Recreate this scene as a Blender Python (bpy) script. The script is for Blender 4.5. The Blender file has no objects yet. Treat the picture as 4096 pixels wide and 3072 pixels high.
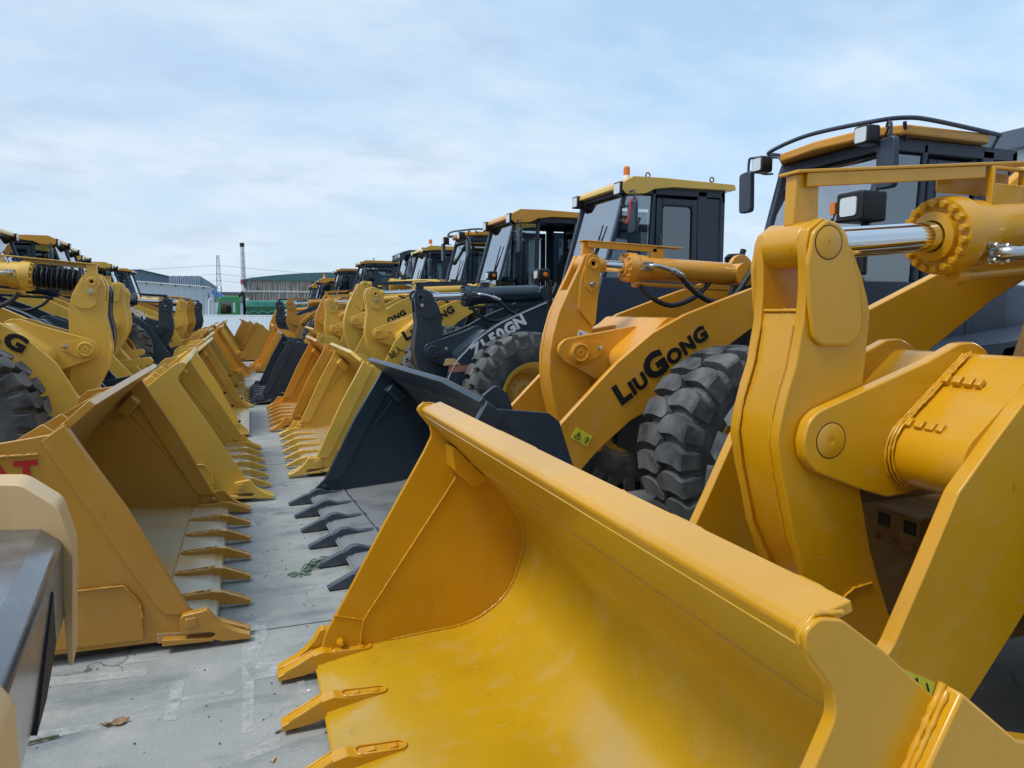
import bpy, bmesh, math, random
from mathutils import Vector, Matrix
random.seed(7)
SC = bpy.context.scene
COL = SC.collection
R = math.radians
V = Vector

# ------------------------------------------------------------------ materials
def lin(c):
    return tuple(((x / 255) / 12.92 if x / 255 <= .04045 else ((x / 255 + .055) / 1.055) ** 2.4) for x in c) + (1,)

def mat(name):
    m = bpy.data.materials.new(name); m.use_nodes = True
    nt = m.node_tree
    return m, nt, nt.nodes, nt.links, nt.nodes['Principled BSDF']

def noise(n, l, scale, detail=4, rough=.55, coord='Object', vec=None, stretch=None):
    t = n.new('ShaderNodeTexNoise'); t.inputs['Scale'].default_value = scale
    t.inputs['Detail'].default_value = detail; t.inputs['Roughness'].default_value = rough
    if vec is None:
        tc = n.new('ShaderNodeTexCoord'); vec = tc.outputs[coord]
    if stretch:
        mp = n.new('ShaderNodeMapping'); mp.inputs['Scale'].default_value = stretch
        l.new(vec, mp.inputs['Vector']); vec = mp.outputs['Vector']
    l.new(vec, t.inputs['Vector'])
    return t.outputs['Fac']

def ramp(n, l, fac, a, b, ca=(0, 0, 0, 1), cb=(1, 1, 1, 1)):
    r = n.new('ShaderNodeValToRGB')
    r.color_ramp.elements[0].position = a; r.color_ramp.elements[0].color = ca
    r.color_ramp.elements[1].position = b; r.color_ramp.elements[1].color = cb
    l.new(fac, r.inputs['Fac'])
    return r.outputs['Color']

def mix(n, l, fac, a, b):
    x = n.new('ShaderNodeMix'); x.data_type = 'RGBA'
    if hasattr(fac, 'links'): l.new(fac, x.inputs['Factor'])
    else: x.inputs['Factor'].default_value = fac
    for v, k in ((a, 6), (b, 7)):
        if hasattr(v, 'links'): l.new(v, x.inputs[k])
        else: x.inputs[k].default_value = v
    return x.outputs[2]

def bump(n, l, b, h, strength, dist=.01):
    k = n.new('ShaderNodeBump'); k.inputs['Strength'].default_value = strength
    k.inputs['Distance'].default_value = dist
    l.new(h, k.inputs['Height']); l.new(k.outputs['Normal'], b.inputs['Normal'])

def paint(name, rgb, rough=.38, dust=.22, wear=None, coat=.55, dustc=(196, 184, 160)):
    m, nt, n, l, b = mat(name)
    base = lin(rgb)
    dark = tuple(c * .86 for c in base[:3]) + (1,)
    c = mix(n, l, ramp(n, l, noise(n, l, 1.7, 3), .35, .68), base, dark)
    d = ramp(n, l, noise(n, l, 6, 8, .65), .52, .8)
    dm = n.new('ShaderNodeMath'); dm.operation = 'MULTIPLY'; dm.inputs[1].default_value = dust
    l.new(d, dm.inputs[0])
    c = mix(n, l, dm.outputs[0], c, lin(dustc))
    # small chips and scuffs, a shape of their own
    ch = ramp(n, l, noise(n, l, 34, 2, .5, stretch=(1, 1, .45)), .735, .75)
    cm = n.new('ShaderNodeMath'); cm.operation = 'MULTIPLY'; cm.inputs[1].default_value = .45
    l.new(ch, cm.inputs[0])
    c = mix(n, l, cm.outputs[0], c, tuple(x * .35 for x in base[:3]) + (1,))
    sc = ramp(n, l, noise(n, l, 5, 3, .5, stretch=(1, 9, 30)), .70, .73)
    sm = n.new('ShaderNodeMath'); sm.operation = 'MULTIPLY'; sm.inputs[1].default_value = .32; l.new(sc, sm.inputs[0])
    c = mix(n, l, sm.outputs[0], c, lin(dustc))
    gr = ramp(n, l, noise(n, l, 2.6, 7, .7, stretch=(2.2, 2.2, .55)), .56, .78)
    gm_ = n.new('ShaderNodeMath'); gm_.operation = 'MULTIPLY'; gm_.inputs[1].default_value = .35; l.new(gr, gm_.inputs[0])
    c = mix(n, l, gm_.outputs[0], c, tuple(x * .55 for x in base[:3]) + (1,))
    rr = n.new('ShaderNodeMapRange'); rr.inputs[3].default_value = rough - .07; rr.inputs[4].default_value = rough + .16
    l.new(noise(n, l, 9, 5), rr.inputs[0]); l.new(rr.outputs[0], b.inputs['Roughness'])
    if wear:                       # patches of overspray and bare steel left on the bucket floor
        tc = n.new('ShaderNodeTexCoord'); sp = n.new('ShaderNodeSeparateXYZ'); l.new(tc.outputs['Object'], sp.inputs[0])
        zz = n.new('ShaderNodeMapRange'); zz.inputs[1].default_value = .34; zz.inputs[2].default_value = .12
        l.new(sp.outputs['Z'], zz.inputs[0])
        w = ramp(n, l, noise(n, l, wear[1], 5, .5), wear[2], wear[3])
        wm = n.new('ShaderNodeMath'); wm.operation = 'MULTIPLY'; l.new(w, wm.inputs[0]); l.new(zz.outputs[0], wm.inputs[1])
        w2 = n.new('ShaderNodeMath'); w2.operation = 'MULTIPLY'; w2.inputs[1].default_value = wear[4]; l.new(wm.outputs[0], w2.inputs[0])
        c = mix(n, l, w2.outputs[0], c, lin(wear[0]))
        # scrapes running in the digging direction
        s1 = ramp(n, l, noise(n, l, 1.4, 4, .6, stretch=(.7, 26, 1)), .66, .70)
        s2 = n.new('ShaderNodeMath'); s2.operation = 'MULTIPLY'; l.new(s1, s2.inputs[0]); l.new(zz.outputs[0], s2.inputs[1])
        s3 = n.new('ShaderNodeMath'); s3.operation = 'MULTIPLY'; s3.inputs[1].default_value = .3; l.new(s2.outputs[0], s3.inputs[0])
        c = mix(n, l, s3.outputs[0], c, lin(wear[0]))
    l.new(c, b.inputs['Base Color'])
    b.inputs['Coat Weight'].default_value = coat; b.inputs['Coat Roughness'].default_value = .2
    bump(n, l, b, noise(n, l, 55, 3), .07, .004)
    return m

def plain(name, rgb, rough=.5, metal=0, var=.12, scale=8, emit=0):
    m, nt, n, l, b = mat(name)
    base = lin(rgb)
    c = mix(n, l, noise(n, l, scale, 5), tuple(x * (1 - var) for x in base[:3]) + (1,), tuple(min(1, x * (1 + var)) for x in base[:3]) + (1,))
    l.new(c, b.inputs['Base Color']); b.inputs['Roughness'].default_value = rough; b.inputs['Metallic'].default_value = metal
    if emit:
        b.inputs['Emission Color'].default_value = base; b.inputs['Emission Strength'].default_value = emit
    return m

def glass_mat(name, tint=(224, 232, 234), refl=.55):
    m = bpy.data.materials.new(name); m.use_nodes = True
    nt = m.node_tree; n = nt.nodes; l = nt.links
    n.remove(n['Principled BSDF'])
    out = n['Material Output']
    t = n.new('ShaderNodeBsdfTransparent'); t.inputs[0].default_value = lin(tint)
    g = n.new('ShaderNodeBsdfGlossy'); g.inputs['Roughness'].default_value = .03
    g.inputs[0].default_value = (.85, .9, .95, 1)
    lw = n.new('ShaderNodeLayerWeight'); lw.inputs[0].default_value = .35
    mr = n.new('ShaderNodeMapRange'); mr.inputs[3].default_value = refl * .45; mr.inputs[4].default_value = min(1, refl * 2.6)
    l.new(lw.outputs['Fresnel'], mr.inputs[0])
    ms = n.new('ShaderNodeMixShader'); l.new(mr.outputs[0], ms.inputs[0]); l.new(t.outputs[0], ms.inputs[1]); l.new(g.outputs[0], ms.inputs[2])
    l.new(ms.outputs[0], out.inputs['Surface'])
    return m

def rubber(name):
    m, nt, n, l, b = mat(name)
    c = mix(n, l, ramp(n, l, noise(n, l, 3.2, 6, .6), .38, .72), lin((50, 53, 57)), lin((112, 114, 113)))
    l.new(c, b.inputs['Base Color']); b.inputs['Roughness'].default_value = .75
    bump(n, l, b, noise(n, l, 26, 6), .35, .01)
    return m

def concrete():
    m, nt, n, l, b = mat('concrete')
    tc = n.new('ShaderNodeTexCoord'); o = tc.outputs['Object']
    c = mix(n, l, ramp(n, l, noise(n, l, .55, 6, .6, vec=o), .3, .7), lin((132, 137, 137)), lin((162, 165, 162)))
    c = mix(n, l, ramp(n, l, noise(n, l, 2.3, 8, .7, vec=o), .50, .72), c, lin((170, 170, 166)))
    c = mix(n, l, ramp(n, l, noise(n, l, 1.3, 8, .65, vec=o, stretch=(1, 2.6, 1)), .52, .70), c, lin((112, 119, 124)))
    c = mix(n, l, ramp(n, l, noise(n, l, 1.9, 9, .75, vec=o, stretch=(.35, 3, 1)), .60, .70), c, lin((184, 184, 180)))
    sp = ramp(n, l, noise(n, l, 42, 3, .6, vec=o), .68, .72)
    c = mix(n, l, sp, c, lin((84, 88, 90)))
    c = mix(n, l, ramp(n, l, noise(n, l, 1.1, 3, .5, vec=o), .66, .74), c, lin((100, 104, 104)))
    c = mix(n, l, ramp(n, l, noise(n, l, 90, 2, .5, vec=o), .66, .72), c, lin((188, 188, 184)))
    # hairline cracks
    vo = n.new('ShaderNodeTexVoronoi'); vo.feature = 'DISTANCE_TO_EDGE'; vo.inputs['Scale'].default_value = .8
    wv = n.new('ShaderNodeTexNoise'); wv.inputs['Scale'].default_value = 3; wv.inputs['Detail'].default_value = 6
    l.new(o, wv.inputs['Vector'])
    ad = n.new('ShaderNodeMixRGB'); ad.blend_type = 'ADD'; ad.inputs[0].default_value = .55
    l.new(o, ad.inputs[1]); l.new(wv.outputs['Color'], ad.inputs[2]); l.new(ad.outputs[0], vo.inputs['Vector'])
    ck = ramp(n, l, vo.outputs['Distance'], .0, .0075, (1, 1, 1, 1), (0, 0, 0, 1))
    br = ramp(n, l, noise(n, l, .9, 2, vec=o), .5, .6)
    cm = n.new('ShaderNodeMath'); cm.operation = 'MULTIPLY'; l.new(ck, cm.inputs[0]); l.new(br, cm.inputs[1])
    c = mix(n, l, cm.outputs[0], c, lin((70, 74, 78)))
    l.new(c, b.inputs['Base Color']); b.inputs['Roughness'].default_value = .78
    bump(n, l, b, noise(n, l, 30, 8, .7, vec=o), .35, .012)
    return m

def worn_mark():
    m, nt, n, l, b = mat('worn_white_paint')
    b.inputs['Base Color'].default_value = lin((204, 206, 204)); b.inputs['Roughness'].default_value = .8
    tr = n.new('ShaderNodeBsdfTransparent'); ms = n.new('ShaderNodeMixShader')
    tc = n.new('ShaderNodeTexCoord')
    f = ramp(n, l, noise(n, l, 11, 9, .75, vec=tc.outputs['Object']), .38, .62)
    k = n.new('ShaderNodeMath'); k.operation = 'MULTIPLY'; k.inputs[1].default_value = .62
    l.new(f, k.inputs[0]); l.new(k.outputs[0], ms.inputs[0]); l.new(tr.outputs[0], ms.inputs[1]); l.new(b.outputs[0], ms.inputs[2])
    l.new(ms.outputs[0], n['Material Output'].inputs['Surface'])
    return m

def corrugated(name, rgb, freq, axis='X', rust=None, rough=.5, depth=.03):
    m, nt, n, l, b = mat(name)
    tc = n.new('ShaderNodeTexCoord')
    wv = n.new('ShaderNodeTexWave'); wv.wave_type = 'BANDS'; wv.bands_direction = axis
    wv.inputs['Scale'].default_value = freq; l.new(tc.outputs['Object'], wv.inputs['Vector'])
    base = lin(rgb)
    c = mix(n, l, noise(n, l, 1.1, 5), tuple(x * .92 for x in base[:3]) + (1,), base)
    if rust:
        # rust streaks in rows, ragged along the corrugations
        s = noise(n, l, 1.0, 3, .6, vec=tc.outputs['Object'], stretch=(5.5, .2, .35))
        c = mix(n, l, ramp(n, l, s, .44, .56), c, lin(rust))
        s2 = noise(n, l, 1.0, 2, .5, vec=tc.outputs['Object'], stretch=(6.5, .2, .25))
        c = mix(n, l, ramp(n, l, s2, .6, .66), c, lin((70, 74, 78)))
    l.new(c, b.inputs['Base Color']); b.inputs['Roughness'].default_value = rough
    bump(n, l, b, wv.outputs['Fac'], 1, depth)
    return m

M = {}
M['gold'] = paint('golden_yellow_paint', (214, 155, 3), rough=.33, dust=.12)
M['goldfloor'] = paint('golden_yellow_floor', (200, 158, 20), rough=.3, wear=((178, 164, 128), 1.3, .60, .74, .55), coat=.45)
M['amber'] = paint('amber_yellow_paint', (224, 156, 34))
M['mustard'] = paint('mustard_yellow_paint', (228, 184, 72))
M['ochre'] = paint('ochre_yellow_paint', (190, 137, 38), dust=.14)
M['ochrefloor'] = paint('ochre_yellow_floor', (186, 144, 66), wear=((172, 164, 142), 1.2, .36, .55, .85))
M['orange'] = paint('orange_yellow_paint', (224, 158, 40))
M['black'] = paint('blue_black_paint', (44, 60, 74), rough=.33, dust=.10, coat=.2, dustc=(120, 126, 132))
M['blackfloor'] = paint('black_dusty_floor', (58, 64, 72), rough=.5, dust=.4, wear=((128, 132, 134), 2.0, .25, .5, .9), coat=0)
M['steelgrey'] = paint('dark_tooth_paint', (76, 84, 98), rough=.42, dust=.25, coat=0)
M['slate'] = plain('slate_cab_paint', (52, 62, 78), .4)
M['slate2'] = plain('slate_panel_paint', (84, 98, 114), .4)
M['dark'] = plain('underside_black', (20, 22, 24), .7)
M['darkbrown'] = paint('greasy_yellow_paint', (120, 88, 36), rough=.6, dust=.3, coat=0)
M['chrome'] = plain('chrome_rod', (225, 228, 232), .07, 1, .02)
M['zinc'] = plain('zinc_fitting', (190, 196, 200), .28, 1, .06)
M['hose'] = plain('hose_rubber', (34, 38, 46), .55)
M['rubber'] = rubber('tyre_rubber')
M['glass'] = glass_mat('cab_glass')
M['screen'] = glass_mat('windshield_glass', (190, 204, 210), .95)
M['glassdark'] = glass_mat('tinted_cab_glass', (96, 110, 122), .4)
M['lens'] = plain('lamp_lens', (214, 222, 224), .12, .15, .1, 60)
M['amberlens'] = plain('amber_lens', (222, 122, 36), .2)
M['mirror'] = plain('mirror_glass', (200, 214, 222), .05, 1)
M['white'] = plain('white_plastic', (226, 228, 228), .5)
M['ink'] = plain('black_lettering', (20, 22, 22), .45)
M['inkwhite'] = plain('white_lettering', (222, 226, 230), .45)
M['inkred'] = plain('red_lettering', (170, 26, 30), .45)
M['decal'] = plain('yellow_decal', (226, 214, 60), .35)
M['cream'] = paint('primer_beige_paint', (206, 172, 122), rough=.42, dust=.25, coat=.1)
M['burnt'] = paint('burnt_black_steel', (62, 68, 76), rough=.24, dust=.5, coat=.9, dustc=(150, 156, 164))
M['seat'] = plain('seat_vinyl', (30, 32, 36), .6)
M['stripe'] = plain('silver_stripe', (190, 196, 202), .4)
M['redribbon'] = plain('red_ribbon', (196, 32, 36), .6)

# ------------------------------------------------------------------ mesh helpers
def fillet(pts, r, seg=5):
    """round the corners of a 2-D polygon; r is a number or a list"""
    out = []; n = len(pts)
    for i in range(n):
        p = V(pts[i]); a = V(pts[i - 1]); c = V(pts[(i + 1) % n])
        rr = r[i] if isinstance(r, (list, tuple)) else r
        d1 = a - p; d2 = c - p
        if rr <= 0 or d1.length < 1e-6 or d2.length < 1e-6: out.append(tuple(p)); continue
        ang = d1.angle(d2)
        if ang > 3.05: out.append(tuple(p)); continue
        t = min(rr / math.tan(ang / 2), d1.length * .48, d2.length * .48)
        s = p + d1.normalized() * t; e = p + d2.normalized() * t
        for k in range(seg + 1):
            q = k / seg
            out.append(tuple((1 - q) ** 2 * s + 2 * q * (1 - q) * p + q * q * e))
    return out

def spl(pts, n=4, closed=False):
    """Catmull-Rom resample"""
    P = [V(p) for p in pts]; m = len(P); out = []
    rng = m if closed else m - 1
    for i in range(rng):
        p0 = P[i - 1] if (i > 0 or closed) else P[0]
        p1 = P[i]; p2 = P[(i + 1) % m]
        p3 = P[(i + 2) % m] if (closed or i + 2 < m) else P[-1]
        for k in range(n):
            t = k / n
            out.append(tuple(.5 * ((2 * p1) + (p2 - p0) * t + (2 * p0 - 5 * p1 + 4 * p2 - p3) * t * t + (3 * p1 - p0 - 3 * p2 + p3) * t ** 3)))
    if not closed: out.append(tuple(P[-1]))
    return out

def prism(bm, pts, a, b, plane='xz'):
    """polygon in a plane, extruded from a to b along the third axis"""
    def P(p, t):
        return {'xz': (p[0], t, p[1]), 'yz': (t, p[0], p[1]), 'xy': (p[0], p[1], t)}[plane]
    va = [bm.verts.new(P(p, a)) for p in pts]; vb = [bm.verts.new(P(p, b)) for p in pts]
    n = len(pts)
    fs = [bm.faces.new(va), bm.faces.new(vb[::-1])]
    for i in range(n):
        fs.append(bm.faces.new((va[i], vb[i], vb[(i + 1) % n], va[(i + 1) % n])))
    bmesh.ops.recalc_face_normals(bm, faces=fs)
    return fs

def box(bm, x0, x1, y0, y1, z0, z1):
    return prism(bm, [(x0, z0), (x1, z0), (x1, z1), (x0, z1)], y0, y1)

def frame_of(d):
    d = V(d).normalized()
    u = d.orthogonal().normalized() if abs(d.z) > .9 else V((0, 0, 1)).cross(d).normalized()
    return d, u, d.cross(u).normalized()

def lathe(bm, prof, c, axis, seg=28):
    """prof: [(radius, distance along axis)]"""
    d, u, w = frame_of(axis); c = V(c); rings = []
    for r, a in prof:
        if r < 1e-5: rings.append([bm.verts.new(c + d * a)])
        else: rings.append([bm.verts.new(c + d * a + (u * math.cos(2 * math.pi * k / seg) + w * math.sin(2 * math.pi * k / seg)) * r) for k in range(seg)])
    fs = []
    for A, B in zip(rings, rings[1:]):
        for k in range(seg):
            k2 = (k + 1) % seg
            if len(A) == 1 and len(B) == 1: continue
            if len(A) == 1: fs.append(bm.faces.new((A[0], B[k2], B[k])))
            elif len(B) == 1: fs.append(bm.faces.new((A[k], A[k2], B[0])))
            else: fs.append(bm.faces.new((A[k], A[k2], B[k2], B[k])))
    bmesh.ops.recalc_face_normals(bm, faces=fs)
    return fs

def cyl(bm, p0, p1, r, r1=None, seg=24):
    p0 = V(p0); p1 = V(p1); L = (p1 - p0).length; r1 = r if r1 is None else r1
    return lathe(bm, [(0, 0), (r, 0), (r1, L), (0, L)], p0, p1 - p0, seg)

def tube(bm, path, r, seg=10, jitter=0, n=5, smooth=True):
    P = [V(p) for p in (spl(path, n) if smooth and len(path) > 2 else path)]
    rings = []; up = None
    for i, p in enumerate(P):
        d = (P[min(i + 1, len(P) - 1)] - P[max(i - 1, 0)]).normalized()
        if up is None: up = d.orthogonal().normalized()
        up = (up - d * up.dot(d)).normalized(); w = d.cross(up)
        rr = r * (1 + random.uniform(-jitter, jitter))
        rings.append([bm.verts.new(p + (up * math.cos(2 * math.pi * k / seg) + w * math.sin(2 * math.pi * k / seg)) * rr) for k in range(seg)])
    fs = [bm.faces.new(rings[0][::-1]), bm.faces.new(rings[-1])]
    for A, B in zip(rings, rings[1:]):
        for k in range(seg): fs.append(bm.faces.new((A[k], A[(k + 1) % seg], B[(k + 1) % seg], B[k])))
    bmesh.ops.recalc_face_normals(bm, faces=fs)

def weld(bm, path, r=.006, step=.012):
    """a ragged weld bead along a polyline"""
    out = []
    for a, b in zip(path, path[1:]):
        a = V(a); b = V(b); k = max(1, int((b - a).length / step))
        out += [a.lerp(b, i / k) + V((random.uniform(-1, 1), random.uniform(-1, 1), random.uniform(-1, 1))) * r * .18 for i in range(k)]
    out.append(V(path[-1]))
    tube(bm, out, r, 6, .28, smooth=False)

def hexbolt(bm, p, d, r=.02, h=.02):
    p = V(p); d = V(d).normalized()
    lathe(bm, [(0, 0), (r * 1.25, 0), (r * 1.25, h * .15), (0, h * .15)], p, d, 18)
    lathe(bm, [(0, h * .15), (r, h * .15), (r, h * .85), (r * .82, h), (0, h)], p, d, 6)

def mesh_of(name, bm, material, sharp=32):
    me = bpy.data.meshes.new(name); bm.to_mesh(me); bm.free()
    if material: me.materials.append(material)
    me.polygons.foreach_set('use_smooth', [True] * len(me.polygons))
    me.set_sharp_from_angle(angle=R(sharp))
    return me

def obj(name, bm, material, parent=None, bev=0, label=None, sharp=32, seg=2):
    me = bm if isinstance(bm, bpy.types.Mesh) else mesh_of(name, bm, material, sharp)
    o = bpy.data.objects.new(name, me); COL.objects.link(o)
    if parent: o.parent = parent
    if bev:
        b = o.modifiers.new('edge', 'BEVEL'); b.width = bev; b.segments = seg; b.limit_method = 'ANGLE'; b.angle_limit = R(38)
        b.harden_normals = False
    if label: o['label'] = label
    return o

def B(): return bmesh.new()

def tag(o, label, cat, group=None, kind=None):
    if label: o['label'] = label
    if cat: o['category'] = cat
    if group: o['group'] = group
    if kind: o['kind'] = kind
    return o

def thing(name, label, cat, loc=(0, 0, 0), rz=0, group=None):
    o = bpy.data.objects.new(name, None); COL.objects.link(o)
    o.location = loc; o.rotation_euler = (0, 0, rz); o.empty_display_size = .3
    return tag(o, label, cat, group)

def lettering(text, parent, material, org, du, dz, h, vplane, sizes=None, gap=.0, bold=.012, shear=0, name='lettering', faces=1, length=None):
    """text in the x-z plane; org = (x, z) of the baseline start, (du, dz) = direction it runs, vplane = y it stands on"""
    d = V((du, 0, dz)).normalized(); up = V((-d.z, 0, d.x)) if d.x > 0 else V((d.z, 0, -d.x))
    bm = bmesh.new(); adv = 0; O3 = V((org[0], vplane, org[1]))
    for i, ch in enumerate(text):
        s = h * (sizes[i] if sizes else 1)
        cu = bpy.data.curves.new('glyph', 'FONT'); cu.body = ch; cu.offset = bold; cu.extrude = .004; cu.shear = shear; cu.resolution_u = 3
        t = bpy.data.objects.new('glyph', cu); COL.objects.link(t)
        me = bpy.data.meshes.new_from_object(t.evaluated_get(bpy.context.evaluated_depsgraph_get()))
        bpy.data.objects.remove(t); bpy.data.curves.remove(cu)
        if not me.vertices: adv += h * .35; bpy.data.meshes.remove(me); continue
        xs = [v.co.x for v in me.vertices]; x0 = min(xs); wdt = max(xs) - x0
        k0 = len(bm.verts); bm.from_mesh(me); bm.verts.ensure_lookup_table()
        sc = s / .70
        for v in bm.verts[k0:]:
            x = (v.co.x - x0) * sc + adv; y = v.co.y * sc; z = v.co.z
            v.co = V((org[0], vplane + faces * z, org[1])) + d * x + up * y
        adv += wdt * sc + h * (.09 + gap)
        bpy.data.meshes.remove(me)
    if length:
        f = length / (adv - h * .09)
        for v in bm.verts:
            t_ = (v.co - O3).dot(d); v.co += d * t_ * (f - 1)
    return obj(name, bm, material, parent, sharp=60)

# ------------------------------------------------------------------ shared meshes
_cache = {}
def cached(key, make):
    if key not in _cache: _cache[key] = make()
    return _cache[key]

def tyre_mesh():
    bm = B(); Ro, Ri = .83, .765
    prof = [(.40, -.20), (.43, -.25), (.50, -.285), (.58, -.30), (.66, -.305), (.71, -.295), (.75, -.265), (.765, -.21), (.77, -.1), (.77, .1), (.765, .21), (.75, .265), (.71, .295), (.66, .305), (.58, .30), (.50, .285), (.43, .25), (.40, .20)]
    lathe(bm, prof, (0, 0, 0), (0, 1, 0), 60)
    N = 23
    for s in (-1, 1):
        for k in range(N):
            t0 = 2 * math.pi * k / N + (math.pi / N if s > 0 else 0)
            st = [(.06, .320, .16, .72, .64), (.055, .314, .18, Ro - .02, .68), (.045, .30, .19, Ro - .002, .70), (.012, .235, .20, Ro + .003, Ri - .02), (.0, .16, .20, Ro + .006, Ri - .02), (.008, .085, .20, Ro + .007, Ri - .02), (.03, .03, .17, Ro + .007, Ri - .02), (.045, .0, .12, Ro + .006, Ri - .02), (.05, -.025, .05, Ro + .004, Ri - .02)]
            rings = []
            for dt, y, w, ro, ri in st:
                w *= random.uniform(.96, 1.04)
                q = []
                for aa, rr in ((-w / 2 - .008, ri), (-w / 2 + .008, ro), (w / 2 - .008, ro), (w / 2 + .008, ri)):
                    a = t0 + dt + aa
                    q.append(bm.verts.new((math.cos(a) * rr, s * y, math.sin(a) * rr)))
                rings.append(q)
            fs = [bm.faces.new(rings[0]), bm.faces.new(rings[-1][::-1])]
            for A, C in zip(rings, rings[1:]):
                for j in range(4): fs.append(bm.faces.new((A[j], A[(j + 1) % 4], C[(j + 1) % 4], C[j])))
            bmesh.ops.recalc_face_normals(bm, faces=fs)
    return mesh_of('tyre', bm, M['rubber'], 9)

def rim_mesh(m, key):
    bm = B()
    prof = [(0, -.02), (.10, -.02), (.12, .03), (.24, .07), (.28, .10), (.33, .09), (.355, .05), (.365, -.16), (.385, -.19), (.40, -.225), (.445, -.262), (.452, -.258), (.44, -.235), (.41, -.2), (.40, -.1), (.40, .2), (.445, .26), (.41, .2), (0, .1)]
    lathe(bm, prof, (0, 0, 0), (0, 1, 0), 44)
    for k in range(14):
        a = 2 * math.pi * k / 14
        hexbolt(bm, (math.cos(a) * .2, .055, math.sin(a) * .2), (0, -1, 0), .016, .035)
    return mesh_of('rim', bm, m, 30)

def tooth_mesh(m, kind):
    bm = B()
    if kind == 'two':              # tip sleeve on an adapter, black bucket
        prism(bm, fillet([(0, .012), (.0, .026), (.15, .10), (.19, .104), (.2, .02), (.12, .008)], .006, 2), -.032, .032)
        prism(bm, fillet([(.193, .012), (.19, .112), (.235, .142), (.28, .142), (.36, .112), (.52, .104), (.56, .092), (.56, .076), (.25, .078), (.23, .012)], .012, 3), -.04, .04)
        hexbolt(bm, (.222, -.04, .075), (0, -1, 0), .014, .008); hexbolt(bm, (.222, .04, .075), (0, 1, 0), .014, .008)
    else:
        prism(bm, fillet([(0, .020), (-.002, .044), (.03, .056), (.18, .122), (.235, .134), (.285, .122), (.46, .112), (.47, .075), (.25, .078), (.225, .05), (.13, .03)], [.004, .006, .02, .05, .03, .03, .01, .01, .02, .02, .05], 3), -.031, .031)
        # rounded tail, a raised rim round the bolt pocket, two square heads in it
        cyl(bm, (.462, 0, .0755), (.462, 0, .1115), .031, seg=16)
        q = [(.30, -.026), (.46, -.026)] + [(.462 + .026 * math.sin(k * math.pi / 6), -.026 * math.cos(k * math.pi / 6)) for k in range(1, 6)] + [(.46, .026), (.30, .026)] + [(.30 - .026 * math.sin(k * math.pi / 6), .026 * math.cos(k * math.pi / 6)) for k in range(1, 6)]
        tube(bm, [(x, y, .1225 - (x - .285) * .057 + .003) for x, y in q + q[:1]], .0055, 6, smooth=False)
        for x in (.34, .43):
            prism(bm, [(x - .017, -.013), (x + .017, -.013), (x + .017, .013), (x - .017, .013)], .11, .1255 if x < .4 else .1205, 'xy')
        for s in (-1, 1):
            prism(bm, [(.03, .052), (.18, .118), (.18, .127), (.03, .061)], s * .026 - .0045, s * .026 + .0045)
    return mesh_of('tooth', bm, m, 30)

def corner_mesh(m):
    bm = B()
    prism(bm, [(-.002, .022), (0, .046), (.05, .066), (.10, .092), (.15, .128), (.19, .17), (.222, .222), (.24, .232), (.255, .226), (.35, .216), (.366, .205), (.372, .19), (.372, .115), (.362, .102), (.22, .098), (.19, .085), (.19, .07), (.22, .055), (.15, .03)], -.03, .03)
    prism(bm, [(.20, .038), (.20, .058), (.47, .088), (.47, .05)], -.028, .028)
    prism(bm, fillet([(.285, .145), (.345, .140), (.345, .195), (.285, .2)], .008, 2), -.037, .037)
    return mesh_of('corner_tooth', bm, m, 30)

# ------------------------------------------------------------------ bucket
IN_PLAIN = [(.20, .075), (.50, .10), (.80, .12), (1.02, .135), (1.18, .18), (1.30, .29), (1.37, .44), (1.39, .58), (1.36, .74), (1.27, .88), (1.15, 1.02), (1.03, 1.16), (.92, 1.28)]
IN_FOLD = [(.20, .075), (.44, .115), (.75, .135), (1.01, .15), (1.18, .215), (1.31, .34), (1.385, .56), (1.375, .71), (1.29, .85), (1.17, .975), (1.02, 1.13), (.90, 1.26), (.80, 1.372)]
SIDE_PLAIN = [(.20, .045), (.22, .12), (.335, .24), (.61, .83), (.80, 1.17), (.895, 1.35), (.96, 1.285), (1.31, 1.235), (1.385, 1.17), (1.50, .80), (1.52, .33), (1.30, .07)]
SIDE_FOLD = [(.20, .045), (.25, .215), (.39, .457), (.57, .779), (.80, 1.17), (.846, 1.26), (.835, 1.31), (.775, 1.385), (.768, 1.42), (.80, 1.44), (.85, 1.43), (.95, 1.355), (1.09, 1.235), (1.27, 1.10), (1.46, .92), (1.57, .66), (1.52, .32), (1.3, .06)]

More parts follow.
